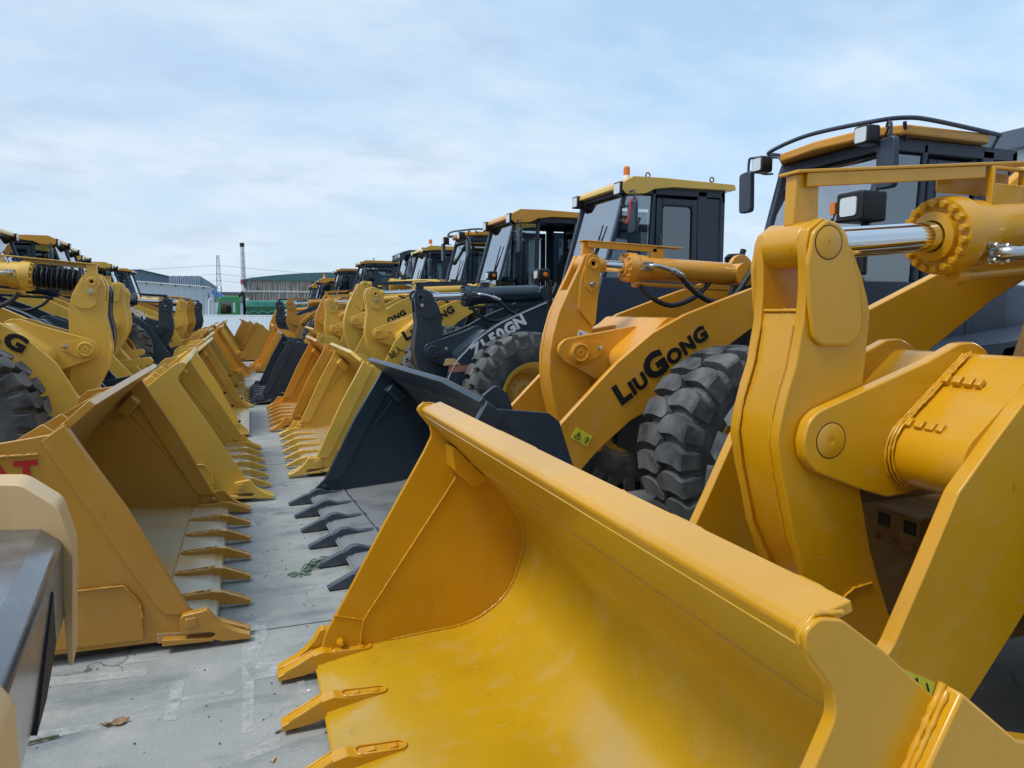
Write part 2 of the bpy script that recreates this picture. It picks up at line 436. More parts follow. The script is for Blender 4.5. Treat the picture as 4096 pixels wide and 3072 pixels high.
def bucket(root, kind, W, mc, mf, loc=(0, 0, 0), rz=0, teeth='one', nteeth=7, mt=None, chamfer=(0, 0), detail=True, lipm=None, holes=False, near=-1, corner=True, sx=1):
    inn = IN_FOLD if kind == 'fold' else IN_PLAIN
    side = SIDE_FOLD if kind in ('fold', 'horn') else SIDE_PLAIN
    mt = mt or mc; lipm = lipm or mc
    h = W / 2
    sm = spl(inn, 4)
    off = []
    for i, p in enumerate(sm):
        a = V(sm[max(i - 1, 0)]); c = V(sm[min(i + 1, len(sm) - 1)]); d = (c - a).normalized()
        off.append((p[0] + d.y * .022, p[1] - d.x * .022))
    bm = B(); prism(bm, sm + off[::-1], -h + .012, h - .012)
    b = obj('bucket', bm, mf, root, sharp=30); b.location = loc; b.rotation_euler = (0, 0, rz); b.scale = (sx, 1, 1)
    # side plates, with wear strips and weld seams
    for s in (-1, 1):
        bm = B()
        sp = fillet(side, [.02, .05, .2, .3, .3, .06, .05, .05, .04, .03, .04, .2, .3, .3, .3, .2, .15, .1][:len(side)] if len(side) > 13 else [.01, .05, .1, .3, .3, .015, .04, .05, .06, .3, .2, .1], 4)
        y0, y1 = s * (h - .028), s * h
        prism(bm, sp, min(y0, y1), max(y0, y1))
        if kind == 'plain' or kind == 'blade':
            st = [(.31, .2), (.335, .24), (.61, .83), (.80, 1.17), (.89, 1.335), (1.0, 1.255), (.80, .86), (.50, .28), (.45, .215)]
            for q in (s * (h + .0), s * (h - .044)):
                prism(bm, st, min(q, q + s * .016), max(q, q + s * .016))
        pl = obj('side_plate', bm, mc, b, bev=.004)
        if detail:
            wb = B(); yi = s * (h - .031)
            weld(wb, [(.43, yi, .113), (.45, yi, .26), (.985, yi, 1.02)], .006)
            weld(wb, [(.29, yi, .315), (.455, yi, .265)], .005)
            weld(wb, [(p[0] - .003, yi, p[1] + .004) for p in sm[6:34]], .007)
            yo = s * (h + .012)
            if kind != 'fold' : weld(wb, [(1.42, yo + s * .004, .417), (.655, yo + s * .004, .414), (.575, yo + s * .004, .30), (.566, yo + s * .004, .22)], .007)
            obj('weld_bead', wb, mc, pl, sharp=80)
            hb = B(); hexbolt(hb, (.325, yi, .165), (0, -s, 0), .02, .035); cyl(hb, (.325, yi, .165), (.325, yi - s * .05, .165), .011, seg=10)
            obj('bolt', hb, mc, pl)
        if kind != 'fold' and detail:
            bm = B(); y0, y1 = s * h, s * (h + .014)
            prism(bm, fillet([(.565, .085), (.574, .298), (.647, .41), (1.49, .415), (1.47, .3), (1.3, .1)], .02), min(y0, y1), max(y0, y1))
            obj('wear_plate', bm, mc, pl, bev=.003)
        if holes:
            bm = B()
            for x, z in ((.42, .5), (.52, .70), (.33, .26)):
                lathe(bm, [(0, .001), (.02, .001), (.02, .004), (0, .004)], (x, s * (h + .016), z), (0, s, 0), 14)
            obj('bolt_hole', bm, M['dark'], pl)
    # lip
    bm = B()
    if kind == 'fold':
        prism(bm, fillet([(.806, 1.368), (.786, 1.404), (.80, 1.424), (.897, 1.446), (.903, 1.424), (.822, 1.402), (.83, 1.375)], [.0, .016, .014, .004, .004, .01, 0], 5), -h + .03, h - .03)
        obj('top_lip', bm, lipm, b, bev=.004)
        bm = B()
        for s in (-1, 1):
            weld(bm, [(.772, s * (h - .014), 1.395), (.77, s * (h - .014), 1.41), (.80, s * (h - .014), 1.442), (.86, s * (h - .014), 1.436)], .0045)
        weld(bm, [(1.02, s_, 1.13) for s_ in (-h + .03, h - .03)], .004, .02)
        obj('weld_bead', bm, mc, b, sharp=80)
        # pocket gussets inside the upper corners
        for s in (1,):
            bm = B(); y0, y1 = s * (h - .03), s * (h - .19)
            prism(bm, fillet([(.91, 1.245), (1.0, 1.145), (1.12, 1.02), (1.04, .99), (.93, 1.09)], .02), min(y0, y1), max(y0, y1))
            obj('gusset', bm, mc, b, bev=.02, seg=3)
        for s in (-1, 1):
            bm = B(); prism(bm, [(.94, 1.02), (1.09, 1.275), (1.24, 1.155), (1.45, 1.09), (1.58, .7), (1.5, .3), (.95, .12), (.7, .5)], *sorted((s * (h + .001), s * (h + .04))))
            obj('reinforcing_plate', bm, mc, b, bev=.006)
        bm = B(); weld(bm, [(1.088, -h - .004, 1.276), (1.0, -h - .004, 1.12), (.92, -h - .004, .98)], .008); weld(bm, [(1.082, -h - .016, 1.268), (.995, -h - .016, 1.115), (.915, -h - .016, .975)], .006)
        obj('weld_bead', bm, mc, b, sharp=80)
    else:
        # spill guard standing on the back sheet
        d = V((.17, -.155)).normalized(); nrm = V((d.y, -d.x)) * -.043
        base = V((.965, 1.285)); top = V((.772, 1.462))
        cl, cr = chamfer
        yl, yr = -h + .02, h - .02
        out = [(yl, 0), (yl + .0, .45), (yl + cl, 1), (yr - cr, 1), (yr, .45), (yr, 0)]
        va, vb = [], []
        for y, t in out:
            p = base.lerp(top, t); va.append(bm.verts.new((p.x, y, p.y))); q = p - nrm * 1; vb.append(bm.verts.new((q.x, y, q.y)))
        fs = [bm.faces.new(va), bm.faces.new(vb[::-1])]
        for i in range(6): fs.append(bm.faces.new((va[i], vb[i], vb[(i + 1) % 6], va[(i + 1) % 6])))
        bmesh.ops.recalc_face_normals(bm, faces=fs)
        obj('spill_guard', bm, lipm, b, bev=.004)
        for s in (-1, 1):
            bm = B(); y0, y1 = s * (h - .05), s * (h - .2)
            prism(bm, fillet([(.95, 1.2), (1.08, 1.06), (1.0, 1.0), (.88, 1.12)], .02), min(y0, y1), max(y0, y1))
            obj('gusset', bm, mc, b, bev=.015)
    # cutting edge
    bm = B()
    prism(bm, [(.19, .048), (.19, .056), (.255, .088), (.42, .098), (.50, .108), (.50, .045)], -h - .004, h + .004)
    obj('cutting_edge', bm, mf if kind != 'blade' else mc, b, bev=.003)
    if detail:
        wb = B(); weld(wb, [(.50, -h + .03, .107), (.50, h - .03, .107)], .006, .02); obj('weld_bead', wb, mc, b, sharp=80)
    if teeth:
        tm = cached(('tooth', teeth, mt.name), lambda: tooth_mesh(mt, teeth)); cm = cached(('corner', mt.name), lambda: corner_mesh(mt))
        for i in range(nteeth):
            y = -h + .05 + (W - .10) * i / (nteeth - 1)
            o = obj('tooth', tm, None, b, bev=.0035 if detail else 0); o.location = (0, y, 0); o.scale = (1, 1.22, 1.08) if kind == 'fold' else (1, 1, 1)
        if teeth == 'one' and corner:
            for s in (-1, 1):
                o = obj('corner_tooth', cm, None, b, bev=.004); o.location = (0, s * (h + .035), 0)
    # hinge ears behind, each a part; ribs only where the bucket is close
    for y in (-.66, -.5, .46, .62):
        bm = B(); prism(bm, fillet([(1.36, .12), (1.62, .22), (1.7, .38), (1.62, .5), (1.45, .72)], .06), y, y + .04); obj('hinge_ear', bm, mc, b, bev=.005)
    for y in (-.12, .08):
        bm = B(); prism(bm, fillet([(1.44, .5), (1.6, .78), (1.6, .92), (1.5, .98), (1.32, .95)], .05), y, y + .04); obj('hinge_ear', bm, mc, b, bev=.005)
    if detail:
        for y in (-h * .62, -h * .3, h * .3, h * .62):
            bm = B(); prism(bm, [(1.34, .93), (1.2, 1.07), (1.06, 1.22), (1.12, 1.27), (1.36, 1.12), (1.50, .86), (1.46, .6)], y, y + .02); obj('back_rib', bm, mc, b, bev=.003)
    if kind == 'fold':
        for y0, y1 in ((-1.30, -1.13), (-.88, -.64), (-.46, -.36), (.28, .83)):
            bm = B(); ring = fillet([(y0, 1.2), (y0, 1.33), (y0 + .03, 1.385), (y1 - .03, 1.385), (y1, 1.33), (y1, 1.2)], .05, 4)
            prism(bm, ring, 1.0, 1.02, 'yz'); obj('stop_plate', bm, mc, b, bev=.004)
    return b

# ------------------------------------------------------------------ linkage profiles, all relative to the rocker's middle pin
ARM_A = [(-.46, -1.24), (-.39, -1.05), (-.04, -.62), (.08, -.39), (.21, -.13), (.36, .03), (.51, .18), (.76, .35), (.98, .465), (1.62, .725), (2.18, .95), (2.42, .98), (2.5, .86), (2.4, .76), (1.9, .53), (1.41, .235), (1.01, -.12), (.71, -.45), (.51, -.68), (.3, -.92), (0, -1.2), (-.22, -1.36), (-.40, -1.36)]
ARM_B = [(-.72, -1.1), (-.62, -.95), (-.44, -.72), (-.34, -.545), (0, -.215), (.16, -.066), (.49, .177), (.81, .332), (1.19, .461), (1.46, .55), (1.9, .68), (2.3, .78), (2.42, .68), (2.3, .54), (1.9, .38), (1.47, .192), (1.0, -.1), (.83, -.187), (.71, -.365), (.29, -.56), (0, -.784), (-.157, -.94), (-.24, -1.02), (-.42, -1.2), (-.62, -1.24)]
ROCK_A = [(-.035, .81), (-.095, .768), (-.107, .707), (-.10, .65), (-.095, .555), (-.10, .44), (-.127, .27), (-.156, .187), (-.18, .095), (-.193, .03), (-.194, -.017), (-.183, -.067), (-.17, -.13), (-.135, -.25), (-.105, -.373), (-.04, -.525), (.013, -.616), (.11, -.742), (.27, -.9), (.34, -.96), (.44, -.93), (.46, -.85), (.401, -.758), (.327, -.588), (.279, -.468), (.235, -.306), (.21, -.22), (.2, 0), (.197, .2), (.206, .315), (.215, .46), (.199, .519), (.165, .607), (.115, .699), (.056, .759), (.011, .801)]
ROCK_STRAIGHT = [(-.10, .86), (-.185, .82), (-.222, .72), (-.205, .55), (-.19, .38), (-.225, .17), (-.238, 0), (-.19, -.22), (-.06, -.48), (.12, -.75), (.24, -.82), (.31, -.72), (.2, -.35), (.175, 0), (.173, .24), (.165, .47), (.125, .62), (.04, .79), (-.03, .85)]
ROCK_BANANA = [(.152, .865), (.086, .85), (.03, .72), (-.06, .546), (-.152, .353), (-.21, .16), (-.24, .0), (-.242, -.19), (-.217, -.366), (-.156, -.59), (-.09, -.75), (.02, -.92), (.14, -.95), (.2, -.85), (.17, -.5), (.15, -.2), (.155, .0), (.168, .145), (.195, .4), (.228, .59), (.238, .766), (.213, .835)]
PIN_TOP = {'A': (-.024, .72), 'straight': (-.06, .745), 'banana': (.153, .775)}
BRK_A = [(-.125, .003), (-.105, .075), (-.06, .112), (.46, .28), (.62, .347), (.70, .352), (.77, .32), (.81, .26), (.79, .18), (.6, .0), (.43, -.233), (.29, -.24), (.135, -.19), (-.065, -.113), (-.112, -.066)]
BRK_B = [(-.2, 0), (-.19, .07), (-.13, .12), (-.04, .135), (.53, .226), (.65, .222), (.72, .175), (.74, .08), (.5, -.1), (.3, -.27), (.17, -.24), (0, -.147), (-.14, -.08)]

def ring(parent, c, s, r):
    bm = B(); lathe(bm, [(r - .0015, .0), (r - .0015, .0009), (r + .0022, .0009), (r + .0022, .0)], c, (0, s, 0), 44); obj('pin_seam', bm, M['dark'], parent)

def shift(pts, o): return [(p[0] + o[0], p[1] + o[1]) for p in pts]
def spin(pts, c, a):
    ca, sa = math.cos(a), math.sin(a)
    return [(c[0] + (p[0] - c[0]) * ca - (p[1] - c[1]) * sa, c[1] + (p[0] - c[0]) * sa + (p[1] - c[1]) * ca) for p in pts]

# ------------------------------------------------------------------ cab
def make_cab(root, cx, Zt, style, roofm, detail=True, beacon=False, eyebolt=False, mirrors=True, open_door=False, near=-1, glass='glass', wiper=True, ribbon=False, cz=None):
    """cx: front edge of the roof, Zt: top of the roof"""
    W = .72; zb = Zt - 1.42
    bm = B()
    floor = Zt - 2.25
    prism(bm, [(cx - .42, floor), (cx - .36, zb - .35), (cx - .27, zb), (cx + 1.78, zb), (cx + 1.78, floor)], -W, W)
    for s in (-1, 1):
        a, c = (s * W, s * (W - .07)); a, c = min(a, c), max(a, c)
        prism(bm, [(cx - .27, zb), (cx - .22, zb), (cx + .13, Zt - .16), (cx + .08, Zt - .16)], a, c)      # A post
        prism(bm, [(cx + .48, zb), (cx + .56, zb), (cx + .59, Zt - .14), (cx + .53, Zt - .14)], a, c)      # B post
        prism(bm, [(cx + 1.30, zb), (cx + 1.46, zb), (cx + 1.46, Zt - .14), (cx + 1.30, Zt - .14)], a, c)  # C post
        prism(bm, [(cx + 1.70, zb), (cx + 1.78, zb), (cx + 1.78, Zt - .14), (cx + 1.70, Zt - .14)], a, c)  # rear post
        prism(bm, [(cx + .05, Zt - .23), (cx + 1.78, Zt - .22), (cx + 1.78, Zt - .10), (cx + .10, Zt - .10)], a, c)
    box(bm, cx + 1.72, cx + 1.78, -W, W, Zt - .3, Zt - .12)
    prism(bm, [(cx + .05, Zt - .22), (cx + .10, Zt - .22), (cx + .15, Zt - .12), (cx + .09, Zt - .12)], -W + .07, W - .07)
    # ceiling and floor inside
    box(bm, cx + .12, cx + 1.7, -W + .07, W - .07, Zt - .14, Zt - .11)
    cab = obj('cab', bm, M['slate'], root, bev=.012 if detail else 0)
    # doors: a ring around the window, one piece per side
    for s in (-1, 1):
        bm = B(); a, c = sorted((s * (W + .006), s * (W - .03)))
        x0, x1 = cx + .60, cx + 1.29; z0, z1 = zb - .75, Zt - .27
        if open_door and s == near:
            x0 = cx + .60; yh = s * (W + .02)
            # door swung back along the side of the cab: only its window frame shows
            continue
        box(bm, x0, x0 + .09, a, c, z0, z1); box(bm, x1 - .09, x1, a, c, z0, z1)
        box(bm, x0 + .09, x1 - .09, a, c, z1 - .1, z1); box(bm, x0 + .09, x1 - .09, a, c, z0, zb - .02)
        d = obj('door', bm, M['slate'], cab, bev=.012 if detail else 0)
        if detail:
            bm = B(); tube(bm, [(x0 + .05, s * (W + .0), zb + .12), (x0 + .05, s * (W + .05), zb + .16), (x0 + .05, s * (W + .05), zb + .55), (x0 + .05, s * W, zb + .6)], .014, 8)
            obj('handle', bm, M['slate'], d)
            # rubber seal with rounded corners
            bm = B(); q = fillet([(x0 + .09, zb), (x1 - .09, zb), (x1 - .09, z1 - .1), (x0 + .09, z1 - .1)], .08)
            tube(bm, [(p[0], s * (W + .004), p[1]) for p in q + q[:1]], .012, 6, smooth=False)
            obj('seal', bm, M['ink'], d)
        bm = B(); a, c = sorted((s * (W - .012), s * (W - .018)))
        box(bm, x0 + .08, x1 - .08, a, c, zb - .03, z1 - .09); obj('window', bm, M['glassdark' if glass == 'dark' else 'glass'], d)
    # panes
    bm = B(); prism(bm, [(cx - .238, zb), (cx - .232, zb), (cx + .128, Zt - .16), (cx + .122, Zt - .16)], -W + .06, W - .06)
    obj('windshield', bm, M['screen'], cab)
    for s in (-1, 1):
        bm = B(); a, c = sorted((s * (W - .02), s * (W - .026)))
        prism(bm, [(cx - .20, zb), (cx + .45, zb), (cx + .51, Zt - .25), (cx + .12, Zt - .25)], a, c); obj('side_window', bm, M['glass'], cab)
        bm = B(); prism(bm, [(cx + 1.45, zb), (cx + 1.71, zb), (cx + 1.71, Zt - .24), (cx + 1.45, Zt - .24)], a, c)
        obj('quarter_panel', bm, M['slate'] if glass == 'dark' else M['glassdark'], cab)
    bm = B(); box(bm, cx + 1.742, cx + 1.748, -W + .07, W - .07, zb, Zt - .29); obj('rear_window', bm, M['glass'], cab)
    # inside
    bm = B()
    prism(bm, fillet([(cx + .82, zb - .2), (cx + .80, zb - .05), (cx + 1.28, zb - .1), (cx + 1.40, zb + .55), (cx + 1.50, zb + .55), (cx + 1.42, zb - .25)], .05), -.27, .27)
    prism(bm, fillet([(cx + 1.42, zb + .57), (cx + 1.44, zb + .78), (cx + 1.52, zb + .78), (cx + 1.50, zb + .57)], .04), -.14, .14)
    obj('seat', bm, M['seat'], cab, bev=.02)
    bm = B()
    prism(bm, fillet([(cx - .1, zb - .3), (cx - .02, zb + .16), (cx + .2, zb + .12), (cx + .3, zb - .3)], .04), -.25, .25)
    cyl(bm, (cx + .2, 0, zb), (cx + .38, 0, zb + .2), .03, seg=10)
    q = [(cx + .38 + .15 * math.cos(k * math.pi / 8) * .7, .2 * math.sin(k * math.pi / 8), zb + .2 - .12 * math.cos(k * math.pi / 8)) for k in range(17)]
    tube(bm, q, .016, 8, smooth=False)
    obj('steering_column', bm, M['seat'], cab)
    # roof
    Rw = .82
    bm = B()
    if style == 'visor':
        prof = fillet([(cx - .02, Zt - .20), (cx - .01, Zt - .10), (cx + .16, Zt - .005), (cx + .62, Zt), (cx + 1.87, Zt - .03), (cx + 1.90, Zt - .115), (cx + .80, Zt - .125), (cx + .50, Zt - .165), (cx + .36, Zt - .235), (cx + .05, Zt - .26)], .02, 3)
        # cheeks deep at both sides, brow shallow between them
        prism(bm, prof, -Rw, -Rw + .2); prism(bm, prof, Rw - .2, Rw)
        mid = fillet([(cx - .02, Zt - .165), (cx - .01, Zt - .10), (cx + .16, Zt - .005), (cx + .62, Zt), (cx + 1.87, Zt - .03), (cx + 1.90, Zt - .115), (cx + .3, Zt - .125), (cx + .1, Zt - .17)], .02, 3)
        prism(bm, mid, -Rw + .2, Rw - .2)
        lamps = [(cx - .03, s * (Rw - .11), Zt - .175) for s in (-1, 1)]; ls = (.085, .07)
    elif style == 'thin':
        prof = fillet([(cx - .06, Zt - .16), (cx - .05, Zt - .10), (cx + .15, Zt - .005), (cx + 1.75, Zt - .02), (cx + 1.84, Zt - .10), (cx + .3, Zt - .12)], .02, 3)
        prism(bm, prof, -Rw + .02, Rw - .02)
        lamps = [(cx - .035, s * (Rw - .16), Zt - .13) for s in (-1, 1)]; ls = (.07, .05)
    elif style == 'droop':
        prof = fillet([(cx - .20, Zt - .34), (cx - .24, Zt - .24), (cx - .18, Zt - .08), (cx + .1, Zt - .005), (cx + 1.8, Zt - .02), (cx + 1.85, Zt - .13), (cx + .1, Zt - .15), (cx - .06, Zt - .2), (cx - .10, Zt - .34)], .05, 4)
        prism(bm, prof, -Rw + .03, Rw - .03)
        lamps = [(cx - .22, s * (Rw - .2), Zt - .2) for s in (-1, 1)]; ls = (.08, .06)
    else:                                        # rail: thin bowed roof under a pipe rail
        for s in (1,):
            out = fillet([(cx - .02, -Rw + .22), (cx + .2, -Rw), (cx + 1.25, -Rw), (cx + 1.3, -Rw + .1), (cx + 1.3, Rw - .1), (cx + 1.25, Rw), (cx + .2, Rw), (cx - .02, Rw - .22), (cx - .10, 0)], .06, 3)
            prism(bm, out, Zt - .10, Zt - .01, 'xy')
        lamps = []
    roof = obj('roof', bm, roofm, cab, bev=.018 if detail else .008, seg=3 if detail else 1)
    for x, y, z in lamps:
        lb = B(); prism(lb, fillet([(y - ls[0] - .02, z - ls[1] - .02), (y + ls[0] + .02, z - ls[1] - .02), (y + ls[0] + .02, z + ls[1] + .02), (y - ls[0] - .02, z + ls[1] + .02)], .02, 2), x - .02, x + .12, 'yz')
        hl = obj('work_lamp', lb, M['ink'], roof, bev=.004)
        lb = B(); prism(lb, fillet([(y - ls[0], z - ls[1]), (y + ls[0], z - ls[1]), (y + ls[0], z + ls[1]), (y - ls[0], z + ls[1])], .015, 2), x - .026, x - .019, 'yz')
        obj('lens', lb, M['lens'], hl)
    if style == 'rail':
        bm = B(); zr = Zt + .035
        loop = [(cx + 1.38, -Rw - .0, zr - .05), (cx + .5, -Rw - .03, zr + .0), (cx + .15, -Rw - .02, zr - .0), (cx - .10, -Rw + .15, zr - .02), (cx - .20, 0, zr), (cx - .10, Rw - .15, zr - .02), (cx + .15, Rw + .02, zr), (cx + .5, Rw + .03, zr), (cx + 1.38, Rw, zr - .05)]
        tube(bm, loop, .021, 10, n=6)
        for x, y in ((cx + 1.38, -Rw), (cx + 1.38, Rw), (cx + .16, -Rw + .0), (cx + .16, Rw)):
            tube(bm, [(x, y, zr - .03), (x - .03 if x > cx + 1 else x + .09, y * .93, Zt - .14)], .017, 8, smooth=False)
        obj('roof_rail', bm, M['slate'], roof)
        for y in (-Rw + .12, Rw - .1):
            bm = B(); prism(bm, fillet([(y - .085, Zt - .20), (y + .085, Zt - .20), (y + .085, Zt - .03), (y - .085, Zt - .03)], .03, 3), cx - .22, cx - .08, 'yz')
            hl = obj('work_lamp', bm, M['ink'], roof, bev=.01)
            bm = B(); prism(bm, fillet([(y - .065, Zt - .18), (y + .065, Zt - .18), (y + .065, Zt - .05), (y - .065, Zt - .05)], .02, 3), cx - .228, cx - .219, 'yz')
            obj('lens', bm, M['lens'], hl)
    if beacon:
        bm = B(); lathe(bm, [(0, 0), (.05, 0), (.05, .09), (.045, .1), (0, .1)], (cx + .3, near * .3 if beacon is True else beacon, Zt - .01), (0, 0, 1), 18)
        k = obj('beacon', bm, M['white'], roof)
        bm = B(); lathe(bm, [(0, .1), (.046, .1), (.05, .12), (.047, .21), (.03, .232), (0, .235)], (cx + .3, near * .3 if beacon is True else beacon, Zt - .01), (0, 0, 1), 18)
        obj('lens', bm, M['amberlens'], k)
    if eyebolt:
        for ex in (cx + .5, cx + 1.6):
            bm = B(); cyl(bm, (ex, near * .62, Zt - .05), (ex, near * .62, Zt + .03), .012, seg=8)
            tube(bm, [(ex + .035 * math.cos(k * math.pi / 6), near * .62, Zt + .06 + .035 * math.sin(k * math.pi / 6)) for k in range(13)], .011, 8, smooth=False)
            obj('lifting_eye', bm, M['darkbrown'], roof)
    if mirrors:
        for s in (-1, 1):
            if style == 'rail' or s == near:
                bm = B()
                if style == 'rail' and s != near:
                    mx, my = cx - .14, s * (W + .24)
                else:
                    mx, my = cx - .02 + (.12 if style != 'rail' else .0), s * (W + (.22 if style != 'rail' else .12))
                tube(bm, [(cx + .06, s * W, Zt - .24), (mx + .02, my - s * .05, Zt - .22), (mx, my, Zt - .26), (mx, my, Zt - .45)], .014, 8, n=5)
                tube(bm, [(cx, s * W, Zt - .42), (mx + .05, my - s * .14, Zt - .40), (mx + .02, my - s * .04, Zt - .26)], .011, 8, n=5)
                br = obj('mirror_bracket', bm, M['slate'], cab)
                br.location = (0, 0, .22 if style == 'rail' else 0)
                bm = B(); prism(bm, fillet([(my - .10, Zt - .82), (my + .10, Zt - .82), (my + .115, Zt - .38), (my - .085, Zt - .36)], .05, 4), mx - .045, mx + .02, 'yz')
                mo = obj('mirror', bm, M['slate'], br, bev=.014)
                bm = B(); prism(bm, fillet([(my - .085, Zt - .80), (my + .085, Zt - .80), (my + .1, Zt - .4), (my - .07, Zt - .38)], .04, 4), mx + .021, mx + .025, 'yz')
                obj('mirror_glass', bm, M['mirror'], mo)
                if ribbon and s == near:
                    bm = B(); tube(bm, [(mx - .05, my, Zt - .36), (mx - .08, my - .03, Zt - .5), (mx - .12, my - .05, Zt - .64), (mx - .16, my - .06, Zt - .70)], .012, 6, .45)
                    tube(bm, [(mx - .05, my, Zt - .36), (mx + .03, my, Zt - .33), (mx + .06, my, Zt - .42)], .009, 6, .3)
                    obj('ribbon', bm, M['redribbon'], br)
    if detail and wiper:
        bm = B(); k = near * .1
        tube(bm, [(cx - .25, k, zb + .02), (cx - .16, k + near * .1, zb + .3), (cx - .09, k + near * .16, zb + .62)], .008, 6)
        tube(bm, [(cx - .21, k + near * .12, zb + .12), (cx - .05, k + near * .2, zb + .78)], .01, 6)
        obj('wiper', bm, M['ink'], cab)
    return cab

def headlamp(root, x, y, z, big=False):
    s = 1.1 if big else .66
    bm = B(); prism(bm, fillet([(y - .14 * s, z - .12 * s), (y + .14 * s, z - .12 * s), (y + .14 * s, z + .12 * s), (y - .14 * s, z + .12 * s)], .03, 3), x, x + .26 * s, 'yz')
    cyl(bm, (x + .2, y, z - .11 * s), (x + .2, y, z - .6), .035, seg=10)
    h = obj('headlamp', bm, M['ink'], root, bev=.02, seg=3)
    bm = B(); prism(bm, fillet([(y - .085 * s, z - .075 * s), (y + .085 * s, z - .075 * s), (y + .085 * s, z + .075 * s), (y - .085 * s, z + .075 * s)], .03, 3), x - .012, x + .002, 'yz')
    obj('lens', bm, M['lens'], h)
    bm = B(); sg = 1 if y > 0 else -1
    if big: box(bm, x - .01, x + .03, y + .142 * s, y + .215, z - .045, z + .06)
    else: lathe(bm, [(0, 0), (.032, 0), (.03, .02), (0, .025)], (x + .10, y + (-.095), z), (0, -1, 0), 16)
    obj('indicator', bm, M['amberlens'], h)
    return h

# ------------------------------------------------------------------ the wheel loader
def loader(label, Yc, X0, side, P2, rock='straight', arm='A', mc='mustard', mr=None, mb=None, P1=None, cab=None, bkt=None, text=None, bar=True, cyl_len=.78, slope=.06, rr=.05, rb=.115, mcyl=None, bellow=False, hood='mustard', detail=1, group='wheel loaders parked in two facing rows', stripe=False, axle=1.08, hoses=True, keeper=True, rv=0, frame=None, hoodz=2.5, vb=0, stack=True):
    """side: +1 stands on the right of the aisle (tail along +x), -1 on the left of it"""
    near = -1 if side > 0 else 1
    mr = mr or mc; mcyl = mcyl or mr
    t = thing('wheel_loader', label, 'wheel loader', (X0, Yc, 0), 0 if side > 0 else math.pi, group)
    P1 = P1 or (P2[0] + PIN_TOP[rock][0], P2[1] + PIN_TOP[rock][1])
    mA, mR, mC = M[mc], M[mr], M[mcyl]
    hi = detail >= 1
    bv = .006 if hi else .004
    # lift arms
    prof = shift(ARM_A if arm == 'A' else ARM_B, P2)
    cut = fillet(prof, .12 if arm == 'A' else .08, 4)
    arms = {}
    for s in (-1, 1):
        bm = B(); a, c = sorted((s * .56, s * .617)); prism(bm, cut, a, c)
        for q, r in (((-.30, -1.18), .13), ((.86, -.30), .10), ((2.3, .82), .14)):
            lathe(bm, [(0, -.02), (r, -.02), (r, .04), (r * .7, .045), (r * .65, .03), (r * .3, .03), (r * .28, .02), (0, .02)], (P2[0] + q[0], s * .617, P2[1] + q[1]), (0, s, 0), 26)
        arms[s] = obj('lift_arm', bm, mA, t, bev=bv)
    if stripe:
        for s in (-1, 1):
            bm = B(); q = spl(shift([(-.04, -.62), (.08, -.39), (.21, -.13), (.36, .03), (.51, .18), (.76, .35), (.98, .465), (1.62, .725), (2.3, .97)], (P2[0] + .012, P2[1] - .016)), 3)
            tube(bm, [(p[0], s * .618, p[1]) for p in q], .006, 6, smooth=False)
            obj('pinstripe', bm, M['stripe'], arms[s])
    # cross tube with its lugs
    bm = B()
    c1 = (P2[0] + .42, P2[1] - .07); c2 = (P2[0] + .70, P2[1] + .21); r1, r2 = .135, .095
    ang = math.atan2(c2[1] - c1[1], c2[0] - c1[0])
    pts = [(c1[0] + r1 * math.cos(ang + math.pi / 2 + k * math.pi / 14), c1[1] + r1 * math.sin(ang + math.pi / 2 + k * math.pi / 14)) for k in range(15)] + \
          [(c2[0] + r2 * math.cos(ang - math.pi / 2 + k * math.pi / 14), c2[1] + r2 * math.sin(ang - math.pi / 2 + k * math.pi / 14)) for k in range(15)]
    prism(bm, pts, -.565, .565)
    tb = obj('cross_tube', bm, mA, t)
    bk = shift(fillet(BRK_A if arm == 'A' else BRK_B, .1, 5), P2)
    for s in (-1, 1):
        bm = B(); a, c = sorted((rv + s * (.165 + vb), rv + s * (.215 + vb))); prism(bm, bk, a, c)
        yo = rv + s * (.215 + vb)
        g = obj('rocker_bracket', bm, mA, t, bev=bv)
        if hi:
            bm = B()
            if keeper:
                prism(bm, fillet([(P2[0] - .10, P2[1] - .02), (P2[0] - .06, P2[1] + .08), (P2[0] + .04, P2[1] + .10), (P2[0] + .24, P2[1] + .07), (P2[0] + .25, P2[1] + .0), (P2[0] + .05, P2[1] - .10), (P2[0] - .07, P2[1] - .09)], .05, 4), *sorted((yo, yo + s * .014)))
                lathe(bm, [(0, .014), (.085, .014), (.085, .03), (.07, .036), (.065, .026), (.035, .026), (.032, .034), (.012, .034), (.01, .02), (0, .02)], (P2[0], yo, P2[1]), (0, s, 0), 28)
            else:
                lathe(bm, [(.064, -.004), (.064, .0015), (.063, .002), (.015, .002), (.012, -.012), (0, -.012)], (P2[0], yo, P2[1]), (0, s, 0), 40)
                ring(g, (P2[0], yo, P2[1]), s, .066)
            obj('pin', bm, mA, g)
            if keeper:
                bm = B(); hexbolt(bm, (P2[0] + .20, yo + s * .014, P2[1] + .035), (0, s, 0), .02, .022); obj('bolt', bm, M['zinc'], g)
        if detail >= 2:
            bm = B()
            for off in (0, .013, .026):
                q = [(c1[0] + (r1 + .012) * math.cos(ang + math.pi / 2 + k * math.pi / 10), c1[1] + (r1 + .012) * math.sin(ang + math.pi / 2 + k * math.pi / 10)) for k in range(10)]
                q = [(c2[0] + (r2 + .012) * math.cos(ang + math.pi / 2 - .3), c2[1] + (r2 + .012) * math.sin(ang + math.pi / 2 - .3))] + q
                weld(bm, [(p[0] - .010 + off * .5, yo + s * (.002 + off * .8), p[1] + off * .3) for p in q], .0048)
            obj('weld_bead', bm, mA, g, sharp=80)
